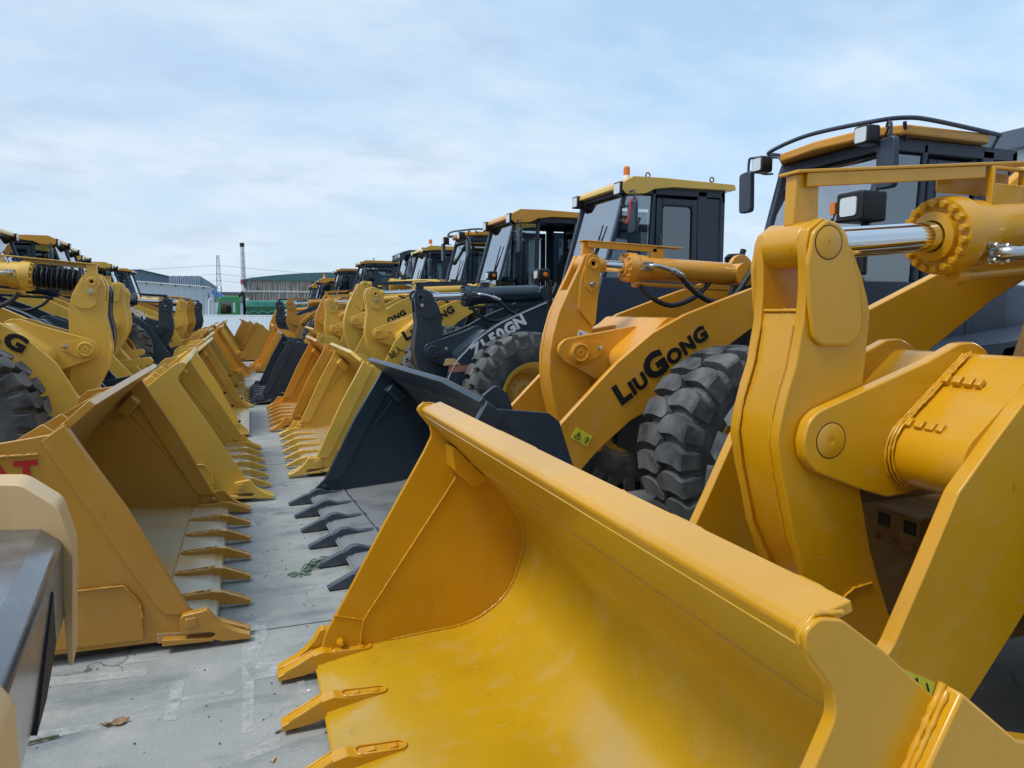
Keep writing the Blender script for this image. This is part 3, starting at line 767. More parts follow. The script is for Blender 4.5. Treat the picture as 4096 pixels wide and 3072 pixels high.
    if detail >= 2:      # cast hose clamps on the tube
        for k, (cx_, cz_) in enumerate(((.60, .195), (.42, .035))):
            bm = B(); o = V((P2[0] + cx_ - .06, 0, P2[1] + cz_)); uu = V((math.cos(ang), 0, math.sin(ang))); nn = V((-uu.z, 0, uu.x))
            for a, c, h in ((-.44, -.415, .03), (-.405, -.37, .03), (-.36, -.325, .034), (-.31, -.285, .034)):
                q0 = o + nn * .0
                v8 = []
                for yy in (a, c):
                    for du in (-.018, .018):
                        for hh in (-.02, h): v8.append(bm.verts.new(q0 + uu * du + nn * hh + V((0, yy, 0))))
                fs = [bm.faces.new([v8[i] for i in f]) for f in ((0, 1, 3, 2), (4, 6, 7, 5), (0, 4, 5, 1), (2, 3, 7, 6), (0, 2, 6, 4), (1, 5, 7, 3))]
                bmesh.ops.recalc_face_normals(bm, faces=fs)
            v0 = o - nn * .002
            box(bm, v0.x - .016, v0.x + .016, -.44, -.285, v0.z - .02, v0.z + .012)
            obj('hose_clamp', bm, mA, tb, bev=.003)
    # rocker
    rk = {'A': ROCK_A, 'straight': ROCK_STRAIGHT, 'banana': ROCK_BANANA}[rock]
    rp = shift(rk, P2)
    bm = B(); hw = .14 if rock == 'A' else .125
    if rock == 'A':
        prism(bm, rp, rv - hw, rv - hw + .045); prism(bm, rp, rv + hw - .045, rv + hw)
        # web set back between the two plates
        web = [(P2[0] + x, P2[1] + z) for x, z in ((-.085, .47), (-.115, .27), (-.172, .09), (-.18, 0), (-.155, -.13), (-.09, -.37), (.03, -.61), (.27, -.87), (.38, -.85), (.2, -.3), (.17, 0), (.17, .44))]
        prism(bm, web, rv - hw + .045, rv + hw - .045)
        cyl(bm, (P1[0], rv - hw + .04, P1[1]), (P1[0], rv + hw - .04, P1[1]), .085, seg=28)
    else:
        prism(bm, [p for p in rp], rv - hw, rv - hw + .05); prism(bm, [p for p in rp], rv + hw - .05, rv + hw)
        low = [p for p in rp if p[1] < P2[1] + .56]
        prism(bm, [(p[0] * .97 + P2[0] * .03, p[1]) for p in low], rv - hw + .05, rv + hw - .05)
        cyl(bm, (P1[0], rv - hw + .04, P1[1]), (P1[0], rv + hw - .04, P1[1]), .085, seg=24)
    rkr = obj('rocker', bm, mR, t, bev=bv)
    if rock == 'A':
        pad = [(-.11, .64), (-.095, .5), (-.07, .37), (-.02, .345), (.10, .345), (.155, .385), (.165, .44), (.14, .58), (.08, .72), (.03, .79), (-.03, .805), (-.09, .755)]
    elif rock == 'straight':
        pad = [(-.16, .72), (-.13, .55), (-.12, .5), (-.05, .46), (.03, .46), (.10, .50), (.115, .6), (.03, .76), (-.03, .82), (-.10, .83), (-.15, .79)]
    else:
        pad = [(.04, .62), (.02, .38), (.05, .34), (.16, .22), (.19, .25), (.225, .60), (.235, .75), (.21, .82), (.15, .85), (.10, .82)]
    if rock == 'straight':
        bp = [(P1[0] + dx, P1[1] + dz) for dx, dz in ((-.10, .03), (-.085, -.04), (-.02, -.14), (.03, -.16), (.07, -.13), (.10, .0), (.08, .08), (0, .11), (-.07, .09))]
    else:
        bp = [(P1[0] + dx, P1[1] + dz) for dx, dz in ((-.075, 0), (-.07, -.20), (-.03, -.25), (.02, -.24), (.06, -.19), (.075, 0), (.05, .07), (0, .085), (-.05, .07))]
    for s in (-1, 1):
        y = rv + s * hw
        bm = B(); prism(bm, fillet(shift(pad, P2), .05, 4), *sorted((y, y + s * .02)))
        pdo = obj('pad_plate', bm, mR, rkr, bev=.012 if detail >= 2 else .005, seg=3)
        y += s * .02
        bm = B()
        if rock == 'A' or not keeper:
            lathe(bm, [(.058, -.003), (.058, .0015), (.057, .002), (.006, .002), (.004, -.006), (0, -.006)], (P1[0] + .005, y, P1[1]), (0, s, 0), 40)
            ring(pdo, (P1[0] + .005, y, P1[1]), s, .060)
            obj('pin', bm, mR, pdo)
        else:
            prism(bm, fillet(bp, .05, 4), *sorted((y, y + s * .012)))
            lathe(bm, [(0, .012), (.05, .012), (.05, .02), (.042, .024), (.038, .018), (.02, .018), (.018, .008), (0, .008)], (P1[0], y, P1[1]), (0, s, 0), 24)
            obj('pin', bm, mR, pdo)
            bm = B(); hexbolt(bm, (P1[0] + (.02 if rock == 'straight' else -.005), y + s * .012, P1[1] + (-.11 if rock == 'straight' else -.18)), (0, s, 0), .021, .022); obj('bolt', bm, M['zinc'], pdo)
    if rock == 'A':
        bm = B()
        for s in (-1, 1): weld(bm, [(P2[0] + x - .002, rv + s * (hw - .05), P2[1] + z) for x, z in ((-.1, .42), (-.127, .27), (-.17, .13), (-.19, 0), (-.17, -.13), (-.105, -.373), (.02, -.62), (.2, -.83))], .004)
        weld(bm, [(P2[0] - .086, rv - hw + .05, P2[1] + .475), (P2[0] - .086, rv + hw - .05, P2[1] + .475)], .007)
        weld(bm, [(P2[0] + x, rv - hw - .003, P2[1] + z) for x, z in ((.10, -.735), (.12, -.66), (.2, -.61), (.29, -.6))], .006)
        obj('weld_bead', bm, mR, rkr, sharp=80)
    # link from the rocker foot to the bucket
    bm = B(); foot = (P2[0] + .27, P2[1] - .86); bp_ = (P2[0] - .36, P2[1] - .62 if False else .86)
    prism(bm, fillet([(foot[0] + .06, foot[1] - .08), (foot[0] + .06, foot[1] + .08), (1.48, .96), (1.42, .86), (1.48, .80)], .05), rv - .05, rv + .05)
    obj('bucket_link', bm, mR, t, bev=.005)
    # tilt cylinder
    d = V((1, 0, slope)).normalized(); p1 = V((P1[0], rv, P1[1])); seg = 32 if hi else 16
    bm = B(); L = cyl_len
    cyl(bm, p1 + d * .05, p1 + d * (L + .05), rr, seg=seg); rod = None
    L2 = L + 1.12
    bb = B()
    lathe(bb, [(0, L - .01), (rr * 1.05, L - .01), (rr * 1.1, L - .03), (rb * .78, L - .025), (rb * .8, L), (rb * 1.22, L), (rb * 1.25, L + .02), (rb * 1.25, L + .09), (rb * 1.18, L + .1), (rb * 1.13, L + .11), (rb * 1.1, L + .2), (rb, L + .21), (rb, L2), (rb * .9, L2 + .03), (.09, L2 + .06), (0, L2 + .06)], p1, d, 48 if hi else 20)
    cyl(bb, p1 + d * (L2 + .14) + V((0, -.1, 0)), p1 + d * (L2 + .14) + V((0, .1, 0)), .11, seg=20)
    barrel = obj('tilt_cylinder', bb, mC, t, sharp=25)
    obj('rod', bm, M['chrome'], barrel, sharp=60)
    bm = B(); lathe(bm, [(0, .04), (.075, .04), (.08, .07), (.068, .17), (rr * 1.08, .19), (0, .19)], p1, d, 24); obj('rod_eye', bm, mR, barrel)
    if hi:
        nb = 18 if detail >= 2 else 12
        dd, uu, ww = frame_of(d)
        for k in range(nb):
            a = 2 * math.pi * (k + .5) / nb
            bm = B(); hexbolt(bm, p1 + d * L + (uu * math.cos(a) + ww * math.sin(a)) * rb * 1.05, -d, rb * .125, rb * .2)
            obj('flange_bolt', bm, mC, barrel)
    if bellow:
        bm = B(); pr = [(rr, .12)]
        nb = 17
        for k in range(nb):
            x = .14 + (L - .18) * k / nb; pr += [(.095 if k % 2 else .125, x), (.13 + random.uniform(-.008, .008), x + .012), (.10, x + .026)]
        pr += [(.11, L - .03), (rr, L - .02)]
        lathe(bm, pr, p1, d, 30); obj('bellows', bm, M['hose'], barrel, sharp=25)
    if hoses and hi:
        s = near
        ph = p1 + d * (L + .17) + V((0, s * rb * .9, -rb * (.7 if detail >= 2 else -.1)))
        bm = B()
        tube(bm, [ph, ph + V((.0, s * .07, 0)), ph + V((.05, s * .10, .0)), ph + (V((.13, s * .11, .045)) if detail >= 2 else V((.17, s * .11, -.03))), ph + (V((.20, s * .11, .12)) if detail >= 2 else V((.24, s * .11, -.06)))], .027 if detail >= 2 else .02, 12)
        lathe(bm, [(0, 0), (.04, 0), (.04, .025), (0, .025)], ph + V((0, s * .0, 0)), (0, s, 0), 20)
        e = V((.07, 0, .075 if detail >= 2 else -.03)).normalized(); q = ph + (V((.17, s * .11, .088)) if detail >= 2 else V((.19, s * .11, -.035)))
        k_ = 1.25 if detail >= 2 else 1; lathe(bm, [(0, 0), (.028 * k_, 0), (.033 * k_, .02), (.031 * k_, .05), (.034 * k_, .055), (.031 * k_, .1), (.03 * k_, .13), (0, .13)], q, e, 20)
        for a in (-1, 1):
            for c in (-1, 1): hexbolt(bm, ph + V((a * .035, s * .02, c * .03)), (0, s, 0), .011, .03)
        obj('hose_fitting', bm, M['zinc'], barrel)
        bm = B(); g = q + e * .1
        if detail >= 2: tube(bm, [g, g + e * .25, g + V((.5, 0, .3)), g + V((.9, -s * .1, .35)), g + V((1.3, -s * .2, .1))], .03, 12)
        else: tube(bm, [g, g + V((.15, 0, -.14)), g + V((.35, 0, -.24)), g + V((.62, -s * .05, -.20)), g + V((.85, -s * .08, .05)), g + V((.95, -s * .1, .25))], .026, 12)
        obj('hose', bm, M['hose'], barrel)
        bm = B(); g = p1 + d * (L + .1) + V((0, s * .03, -rb * 1.35))
        tube(bm, [g, g + d * .5, g + d * 1.0], .022, 10); cyl(bm, g - d * .03, g + d * .03, .035, seg=12)
        obj('pipe', bm, mC, barrel)
        if detail < 2:
            bm = B(); tube(bm, [g + V((.02, s * .04, -.02)), g + V((.12, s * .06, -.12)), g + V((.35, s * .05, -.2)), g + V((.62, s * .03, -.12)), g + V((.8, 0, .02))], .024, 10)
            obj('hose', bm, M['hose'], barrel)
    # guard bar that keeps the cylinder level
    if bar:
        mbar = M[bar] if isinstance(bar, str) else mR
        bm = B(); z0 = .265 if detail >= 2 else .20; Lb = 1.27 if detail >= 2 else .98
        zz = lambda x: P1[1] + z0 + x * (slope + (.01 if detail >= 2 else 0))
        prism(bm, [(P1[0] - .05, zz(-.05)), (P1[0] + Lb, zz(Lb)), (P1[0] + Lb, zz(Lb) + .012), (P1[0] - .05, zz(-.05) + .012)], rv - .055, rv + .055)
        prism(bm, [(P1[0] + .0, zz(0) - .052), (P1[0] + Lb * .72, zz(Lb * .72) - .05), (P1[0] + Lb * .72, zz(Lb * .72) - .001), (P1[0] + .0, zz(0) - .001)], rv - .05, rv - .036)
        prism(bm, [(P1[0] - .04, P1[1] + .075), (P1[0] + .075, P1[1] + .075), (P1[0] + .07, zz(.07) - .002), (P1[0] - .035, zz(-.03) - .002)], rv - .028, rv + .028)
        obj('guard_bar', bm, mbar, t, bev=.003)
        bm = B(); xb = P1[0] + L + .32; zt_ = zz(L + .32) - .014; zlow = P1[1] + slope * (L + .32) + rb * .8
        if detail >= 2:
            o = fillet([(xb - .095, zlow), (xb + .10, zlow), (xb + .10, zt_), (xb - .095, zt_)], .01, 2)
            yy = rv - .065
            # plate with a long slot: two uprights and two rails
            box(bm, xb - .10, xb - .085, yy, yy + .03, zlow, zt_); box(bm, xb + .085, xb + .105, yy, yy + .03, zlow, zt_)
            box(bm, xb - .085, xb + .085, yy, yy + .03, zlow, zt_ - .07); box(bm, xb - .085, xb + .085, yy, yy + .03, zt_ - .012, zt_)
            prism(bm, fillet([(xb - .27, zt_ - .10), (xb + .15, zt_ - .10), (xb + .15, zt_), (xb - .27, zt_)], .012, 2), rv + .05, rv + .062)
        else:
            box(bm, xb - .06, xb + .06, rv - .05, rv + .05, zlow, zt_)
        obj('bar_guide', bm, mbar, barrel, bev=.003)
    # wheels, axles
    wx = P2[0] + axle
    tm = cached('tyre', tyre_mesh)
    for x in (wx, wx + 3.25):
        for s in (-1, 1):
            w = obj('wheel', tm, None, t); w.location = (x, s * 1.1, .82); w.rotation_euler = (0, random.uniform(0, .3) + (math.pi if False else 0), 0 if s < 0 else math.pi)
            obj('rim', cached('rim', lambda: rim_mesh(M['mustard'], 'r')), None, w)
    for x in (wx, wx + 3.25):
        bm = B(); lathe(bm, [(0, -.95), (.2, -.95), (.22, -.8), (.14, -.6), (.14, -.3), (.27, -.1), (.27, .1), (.14, .3), (.14, .6), (.22, .8), (.2, .95), (0, .95)], (x, 0, .82), (0, 1, 0), 20)
        obj('axle', bm, M['darkbrown'], t)
    bm = B(); f = P2[0]
    prism(bm, fillet([(f + .62, .62), (f + .62, 1.05), (f + .9, 1.25), (f + 1.7, 1.42), (f + 2.0, 2.25), (f + 2.45, 2.3), (f + 2.75, 1.6), (f + 2.75, .5)], .06), -.36, -.30)
    prism(bm, fillet([(f + .62, .62), (f + .62, 1.05), (f + .9, 1.25), (f + 1.7, 1.42), (f + 2.0, 2.25), (f + 2.45, 2.3), (f + 2.75, 1.6), (f + 2.75, .5)], .06), .30, .36)
    box(bm, f + .66, f + 2.7, -.31, .31, .6, 1.02); box(bm, f + 1.95, f + 2.05, -.31, .31, 1.0, 2.1)
    obj('front_frame', bm, M[frame] if frame else (M['dark'] if hi else mA), t, bev=.01)
    for s in (-1, 1):            # lift cylinders
        bm = B(); a = V((f + .86, s * .46, P2[1] - .30)); c = V((f + 2.35, s * .46, .78)); dv = (c - a).normalized()
        cyl(bm, a + dv * .6, c, .085, seg=18); lathe(bm, [(0, -.07), (.11, -.07), (.11, .07), (0, .07)], a, (0, 1, 0), 18)
        lc = obj('lift_cylinder', bm, mA, t)
        bm = B(); cyl(bm, a, a + dv * .62, .045, seg=14); obj('rod', bm, M['chrome'], lc)
    # rear body
    cx = cab['x']; Zt = cab['z']
    r0 = cx + (1.45 if cab['style'] == 'rail' else 1.85)
    bm = B(); rear = wx + 3.25 + 1.25
    prism(bm, fillet([(r0, 1.15), (r0, hoodz - .1), (r0 + .12, hoodz), (rear - .3, hoodz - .08), (rear - .05, hoodz - .3), (rear, 1.2)], .06), -.62, .62)
    hd = obj('hood', bm, M[hood], t, bev=.03, seg=3)
    bm = B()
    for k in range(7 if stack else 0): box(bm, r0 + .55, r0 + 1.25, -.633, .633, 1.5 + k * .09, 1.54 + k * .09)
    if stack: obj('louvre', bm, M['dark'], hd)
    bm = B(); cyl(bm, (r0 + .5, -.25, hoodz - .05), (r0 + .5, -.25, hoodz + .12), .06, seg=14); lathe(bm, [(0, .12), (.15, .12), (.17, .15), (.17, .24), (.15, .25), (.17, .26), (.17, .33), (.12, .38), (0, .39)], (r0 + .5, -.25, hoodz), (0, 0, 1), 22)
    if stack: obj('air_cleaner', bm, M['ink'], hd)
    bm = B(); tube(bm, [(r0 + .95, .2, hoodz - .1), (r0 + .95, .2, hoodz + .3), (r0 + 1.0, .2, hoodz + .5)], .05, 12); stack and obj('exhaust_pipe', bm, M['ink'], hd)
    bm = B(); prism(bm, fillet([(rear - .5, .75), (rear - .5, 1.3), (rear + .12, 1.35), (rear + .2, 1.2), (rear + .15, .7)], .08), -1.05, 1.05); obj('counterweight', bm, M[hood], t, bev=.03, seg=3)
    bm = B()
    for s in (-1, 1):
        a, c = sorted((s * .72, s * 1.38))
        prism(bm, fillet([(cx - .2, 1.02), (cx - .2, 1.5), (cx + .3, 1.62), (cx + .9, 1.66), (wx + 4.2, 1.85), (wx + 4.3, 1.8), (wx + 2.55, 1.6), (wx + 2.35, 1.0)], .05), a, c)
    box(bm, f + 2.7, rear - .45, -.5, .5, .7, 1.2)
    obj('rear_fender', bm, M['slate'] if hi else M['dark'], t, bev=.02)
    if hi: headlamp(t, cab.get('hx', f + 2.1), near * .78, cab.get('hz', Zt - 1.2), cab.get('bigl', False))
    make_cab(t, cx, Zt, cab['style'], M[cab.get('roof', 'mustard')], detail=hi, near=near, **{k: v for k, v in cab.items() if k not in ('x', 'z', 'style', 'roof', 'hx', 'hz', 'bigl')})
    # bucket
    if bkt is not None:
        k = dict(bkt); loc = k.pop('loc', (0, 0, 0))
        mcb = M[k.pop('m', mc)]; mf = M[k.pop('mf', 'goldfloor')]
        if 'mt' in k: k['mt'] = M[k['mt']]
        bucket(t, k.pop('kind', 'plain'), k.pop('W', 2.9), mcb, mf, loc=loc, near=near, **k)
    if text:
        for q in text:
            k = dict(q); m_ = M[k.pop('m', 'ink')]; dz = k.pop('dz'); org = k.pop('org')
            # text runs towards +x in the world: reverse it for the left row, whose own x points away
            lettering(k.pop('s'), arms[near], m_, org, 1 if side > 0 else -1, dz, k.pop('h'), near * .621, faces=1, **k)
    return t

# ------------------------------------------------------------------ the two rows of loaders
GR = 'wheel loaders of the row on the right'
GL = 'wheel loaders of the row on the left'
def cabd(x, z, style='visor', **k):
    d = dict(x=x, z=z, style=style); d.update(k); return d

loader('golden yellow loader nearest the camera, big round-pinned rocker and wide open bucket in front', 2.31, .07, 1, (1.92, 1.47), 'A', 'A', 'gold', P1=(1.896, 2.19),
       cab=cabd(5.1, 3.7, 'rail', roof='gold'), bkt=dict(kind='fold', m='gold', mf='goldfloor', W=2.94, loc=(0, .06, 0)),
       cyl_len=.72, slope=.085, rr=.06, rb=.128, detail=2, keeper=False, rv=-.07, vb=-.02, axle=1.46, hood='gold', frame='darkbrown', group=GR)
loader('amber yellow loader with a black bucket and a railed cab, second machine on the right', 5.9, .40, 1, (2.29, 1.575), 'banana', 'B', 'amber', P1=(2.443, 2.35),
       cab=cabd(5.06, 3.63, 'rail', roof='amber', hx=4.66, hz=2.86, bigl=True), bkt=dict(kind='plain', m='black', mf='blackfloor', mt='steelgrey', teeth='two', W=2.94, loc=(-.02, .02, 0), rz=.062, chamfer=(.45, 0), corner=False, sx=1.11),
       cyl_len=.40, slope=-.04, rr=.05, rb=.108, hood='slate2', hoodz=2.25, bar=True, group=GR, stack=False,
       text=[dict(s='LIUGONG', org=(2.488, 1.157), dz=.66, h=.122, length=1.015, sizes=[1.35, .95, .95, 1.6, .95, .95, 1.0], bold=.05)])
loader('black-armed loader with ZL50GN on the arm and a red ribbon on its mirror', 10.0, .35, 1, (2.02, 1.363), 'straight', 'A', 'black', P1=(1.88, 2.113),
       cab=cabd(4.66, 3.83, 'visor', roof='mustard', glass='dark', beacon=-.35, ribbon=True, hx=3.35, hz=2.42, eyebolt=True), bkt=dict(kind='plain', m='mustard', mf='ochrefloor', W=2.9, loc=(.0, .03, 0), chamfer=(.1, .5)),
       cyl_len=.66, slope=.04, rr=.055, rb=.125, mb='black', stripe=True, group=GR, hood='mustard', hoodz=2.45,
       text=[dict(s='ZL50GN', org=(2.50, 1.30), dz=.59, h=.145, length=.90, m='inkwhite', bold=.05)])
loader('mustard loader with a straight rocker and an open cab door, third cab from the camera', 13.4, .15, 1, (2.05, 1.497), 'straight', 'A', 'mustard', P1=(2.01, 2.233),
       cab=cabd(4.43, 3.79, 'visor', roof='amber', open_door=True, hx=3.95, hz=2.56), bkt=dict(kind='plain', m='amber', mf='ochrefloor', W=2.86, loc=(.08, 0, 0), chamfer=(.0, .6)),
       cyl_len=.75, slope=.05, group=GR, bar='black',
       text=[dict(s='LIUGONG', org=(2.463, 1.389), dz=.575, h=.122, length=1.06, sizes=[1.35, .95, .95, 1.6, .95, .95, 1.0], bold=.05), dict(s='\u7ad9\u4eba', org=(2.19, 1.066), dz=.69, h=.10, bold=.008)])
loader('tall mustard loader with a curved rocker, black bucket and a railed cab roof', 17.0, .0, 1, (2.265, 1.68), 'banana', 'A', 'mustard', P1=(2.516, 2.52),
       cab=cabd(4.82, 3.76, 'rail', roof='amber'), bkt=dict(kind='plain', m='black', mf='blackfloor', mt='steelgrey', teeth='one', W=2.9, loc=(-.16, -.05, 0), chamfer=(0, .5)),
       cyl_len=.6, slope=.02, group=GR, bar='black',
       text=[dict(s='LIUGONG', org=(2.43, 1.36), dz=.505, h=.122, length=1.06, sizes=[1.35, .95, .95, 1.6, .95, .95, 1.0], bold=.05)])
loader('mustard loader with an orange beacon on its flat cab roof, right row', 20.5, .2, 1, (1.95, 1.40), 'straight', 'A', 'mustard', P1=(1.90, 2.13),
       cab=cabd(4.4, 3.71, 'thin', roof='mustard', beacon=-.2), bkt=dict(kind='plain', m='mustard', mf='ochrefloor', W=2.8, loc=(.55, 0, 0), detail=False),
       cyl_len=.7, slope=.06, group=GR, detail=1)
loader('orange-yellow loader with a curved rocker and a drooping black cab roof', 24.8, -.15, 1, (2.40, 1.56), 'banana', 'A', 'orange',
       cab=cabd(5.15, 3.93, 'droop', roof='black'), bkt=dict(kind='plain', m='orange', mf='orange', W=2.8, loc=(.05, 0, 0), detail=False), group=GR, detail=.5)
loader('ochre loader with 966H on the arm and lifting eyes on its cab roof', 30.0, -.6, 1, (2.18, 1.48), 'straight', 'A', 'ochre', P1=(2.05, 2.15),
       cab=cabd(4.85, 3.9, 'thin', roof='ochre', eyebolt=True), bkt=dict(kind='horn', m='ochre', mf='ochrefloor', W=2.8, detail=False), group=GR, detail=.5,
       text=[dict(s='966H', org=(2.591, 1.208), dz=.79, h=.205, length=.50, bold=.03)])
loader('black-armed loader farther down the right row, thin ochre cab roof', 34.0, -.8, 1, (2.1, 1.45), 'straight', 'A', 'black',
       cab=cabd(4.56, 3.78, 'thin', roof='ochre'), bkt=dict(kind='plain', m='ochre', mf='ochrefloor', W=2.8, detail=False), group=GR, detail=.5)
loader('small orange loader almost at the white fence, right row', 38.0, -1.2, 1, (2.3, 1.02), 'banana', 'A', 'orange', P1=(2.36, 1.62), bar=False,
       cab=cabd(4.5, 3.5, 'visor', roof='orange', beacon=-.2), bkt=dict(kind='horn', m='ochre', mf='ochrefloor', W=2.8, detail=False), group=GR, detail=.5)
loader('orange loader last before the white fence, right row', 41.6, -1.3, 1, (2.8, 1.1), 'straight', 'A', 'orange', bar=False,
       cab=cabd(4.5, 3.35, 'visor', roof='orange'), bkt=dict(kind='plain', m='ochre', mf='ochrefloor', W=2.8, detail=False), group=GR, detail=.5)

loader('ochre loader whose big toothed bucket stands nearest on the left side of the aisle', 5.85, -.065, -1, (1.93, 1.48), 'straight', 'A', 'ochre',
       cab=cabd(4.6, 3.7, 'visor', roof='ochre'), bkt=dict(kind='plain', m='ochre', mf='ochrefloor', W=2.86, loc=(0, .03, 0), chamfer=(0, .0)), hood='ochre', group=GL)
loader('mustard loader with LG on the arm and black rubber bellows round its cylinder rod', 9.6, .12, -1, (1.905, 1.495), 'straight', 'A', 'mustard', P1=(1.815, 2.265),
       cab=cabd(4.6, 3.7, 'visor', roof='mustard'), bkt=dict(kind='horn', m='mustard', mf='ochrefloor', W=2.86, loc=(0, .5, 0), rz=.03, chamfer=(.3, .5)), hood='mustard', group=GL,
       cyl_len=.62, slope=.09, rr=.05, rb=.135, bellow=True, axle=1.06,
       text=[dict(s='LG', org=(2.75, 1.674), dz=-.59, h=.16, length=.38, bold=.05)])
loader('black-armed loader with white pinstripes behind the bellows loader, toothless yellow bucket', 13.2, .10, -1, (2.40, 1.5), 'straight', 'A', 'black',
       cab=cabd(4.7, 3.75, 'visor', roof='mustard'), bkt=dict(kind='blade', m='mustard', mf='ochrefloor', W=2.9, loc=(-.02, .2, 0), teeth=None, holes=True, chamfer=(.6, .6)), group=GL, stripe=True, bar='black', cyl_len=.6)
loader('mustard loader half hidden behind the black one with white pinstripes', 16.6, -.5, -1, (2.1, 1.64), 'straight', 'A', 'mustard', P1=(2.17, 2.40),
       cab=cabd(4.7, 3.75, 'visor', roof='mustard'), bkt=dict(kind='plain', m='mustard', mf='ochrefloor', W=2.9, loc=(-.5, 0, 0), chamfer=(.5, .5), detail=True), group=GL)
loader('mustard loader with an orange beacon on its cab at the picture edge, left row', 20.2, -1.1, -1, (1.93, 1.63), 'straight', 'A', 'mustard', P1=(1.97, 2.38),
       cab=cabd(4.24, 3.87, 'visor', roof='mustard', beacon=.2), bkt=dict(kind='plain', m='ochre', mf='ochrefloor', W=2.9, loc=(-.9, 0, 0), chamfer=(.3, .0), detail=False), group=GL)
loader('black-armed loader with 50GN showing on the arm, left row', 23.4, -.35, -1, (2.0, 1.42), 'straight', 'A', 'black', P1=(1.95, 2.16),
       cab=cabd(4.5, 3.92, 'visor', roof='amber'), bkt=dict(kind='horn', m='amber', mf='ochrefloor', W=2.9, loc=(-.3, 0, 0), detail=False), group=GL, bar='black', detail=1,
       text=[dict(s='ZL50GN', org=(3.25, 2.11), dz=-.577, h=.16, length=.9, m='inkwhite', bold=.045)])
loader('mustard loader just behind the black-armed 50GN loader', 26.4, -.6, -1, (2.05, 1.45), 'straight', 'A', 'mustard',
       cab=cabd(4.6, 3.95, 'visor', roof='mustard'), bkt=dict(kind='plain', m='mustard', mf='ochrefloor', W=2.8, loc=(-.2, 0, 0), detail=False), group=GL, detail=.5)
loader('mustard loader with a slim rocker, third from the white fence in the left row', 29.6, -.45, -1, (2.0, 1.45), 'straight', 'A', 'mustard',
       cab=cabd(5.0, 3.9, 'visor', roof='mustard'), bkt=dict(kind='plain', m='ochre', mf='ochrefloor', W=2.8, detail=False), group=GL, detail=.5)
loader('ochre loader second from the white fence in the left row', 33.0, -.4, -1, (2.0, 1.45), 'straight', 'A', 'ochre',
       cab=cabd(4.7, 3.8, 'visor', roof='mustard'), bkt=dict(kind='horn', m='mustard', mf='ochrefloor', W=2.8, detail=False, loc=(-.2, 0, 0)), group=GL, detail=.5)
loader('black-armed loader last before the white fence in the left row', 36.6, -.3, -1, (2.0, 1.40), 'straight', 'A', 'black',
       cab=cabd(4.6, 3.75, 'thin', roof='amber'), bkt=dict(kind='horn', m='ochre', mf='ochrefloor', W=2.8, detail=False), group=GL, detail=.5)

# red letters on the near side of the ochre bucket
ob = [o for o in bpy.data.objects if o.name.startswith('side_plate') and o.parent and o.parent.parent and abs(o.parent.parent.location.y - 5.85) < .01]
sp = max(ob, key=lambda o: o.data.vertices[0].co.y)
lettering('CAT', sp, M['inkred'], (1.40, 1.025), -1, 0.03, .115, 1.433, bold=.045)
bm = B(); weld(bm, [(1.46, 1.434, 1.128 + .05), (1.02, 1.434, 1.128 + .055)], .008); obj('weld_bead', bm, M['ochre'], sp, sharp=80)

# decals
armB = [o for o in bpy.data.objects if o.name.startswith('lift_arm') and abs(o.parent.location.y - 5.9) < .01 and o.data.vertices[0].co.y < 0][0]
def decal(parent, pts, y, m='decal', name='warning_decal'):
    bm = B(); prism(bm, pts, *sorted((y, y + .003))); return obj(name, bm, m if not isinstance(m, str) else M[m], parent)
c = (2.13, .903)
d0 = decal(armB, spin([(c[0] - .085, c[1] - .05), (c[0] + .085, c[1] - .05), (c[0] + .085, c[1] + .05), (c[0] - .085, c[1] + .05)], c, -.5), -.6205)
bm = B()
for tri in ([(-.07, -.03), (-.01, -.03), (-.04, .03)],):
    q = spin([(c[0] + x, c[1] + z) for x, z in tri], c, -.5)
    tube(bm, [(p[0], -.624, p[1]) for p in q + q[:1]], .003, 5, smooth=False)
q = spin([(c[0] + x, c[1] + z) for x, z in ((.03, .0), (.05, .025), (.065, .0), (.04, -.02), (.055, -.035))], c, -.5)
tube(bm, [(p[0], -.624, p[1]) for p in q], .004, 5, smooth=False)
q = spin([(c[0] + x, c[1] + z) for x, z in ((-.04, -.018), (-.036, .002), (-.046, .0), (-.036, .012))], c, -.5)
tube(bm, [(p[0], -.624, p[1]) for p in q], .003, 5, smooth=False)
obj('decal_print', bm, M['ink'], d0)
rkB = [o for o in bpy.data.objects if o.name.startswith('rocker') and not o.name.startswith('rocker_b') and abs(o.parent.location.y - 5.9) < .01][0]
c = (2.375, 1.725); d1 = decal(rkB, spin([(c[0] - .06, c[1] - .03), (c[0] + .06, c[1] - .03), (c[0] + .06, c[1] + .03), (c[0] - .06, c[1] + .03)], c, -.3), -.127, 'white', 'notice_decal')
bm = B(); q = spin([(c[0] - .005, c[1] - .028), (c[0] + .058, c[1] - .028), (c[0] + .058, c[1] + .0), (c[0] + .02, c[1] + .0)], c, -.3); prism(bm, q, -.1325, -.1305)
obj('decal_print', bm, M['inkred'], d1)
bm = B(); tube(bm, [(p[0], -.131, p[1]) for p in spin([(c[0] - .05, c[1] + .01), (c[0] - .02, c[1] - .005), (c[0] - .035, c[1] - .02), (c[0] - .05, c[1] - .015)], c, -.3)], .003, 5, smooth=False); obj('decal_print', bm, M['ink'], d1)
armC = [o for o in bpy.data.objects if o.name.startswith('lift_arm') and abs(o.parent.location.y - 10) < .01 and o.data.vertices[0].co.y < 0][0]
decal(armC, [(2.106, 1.289), (2.227, 1.29), (2.313, 1.2), (2.07, 1.196)], -.6205, plain('tan_reflector', (206, 170, 120), .4), 'reflector')
decal(armC, [(2.156, 1.182), (2.437, 1.196), (2.41, 1.107), (2.13, 1.098)], -.6205, plain('rose_reflector', (176, 112, 96), .4), 'reflector')
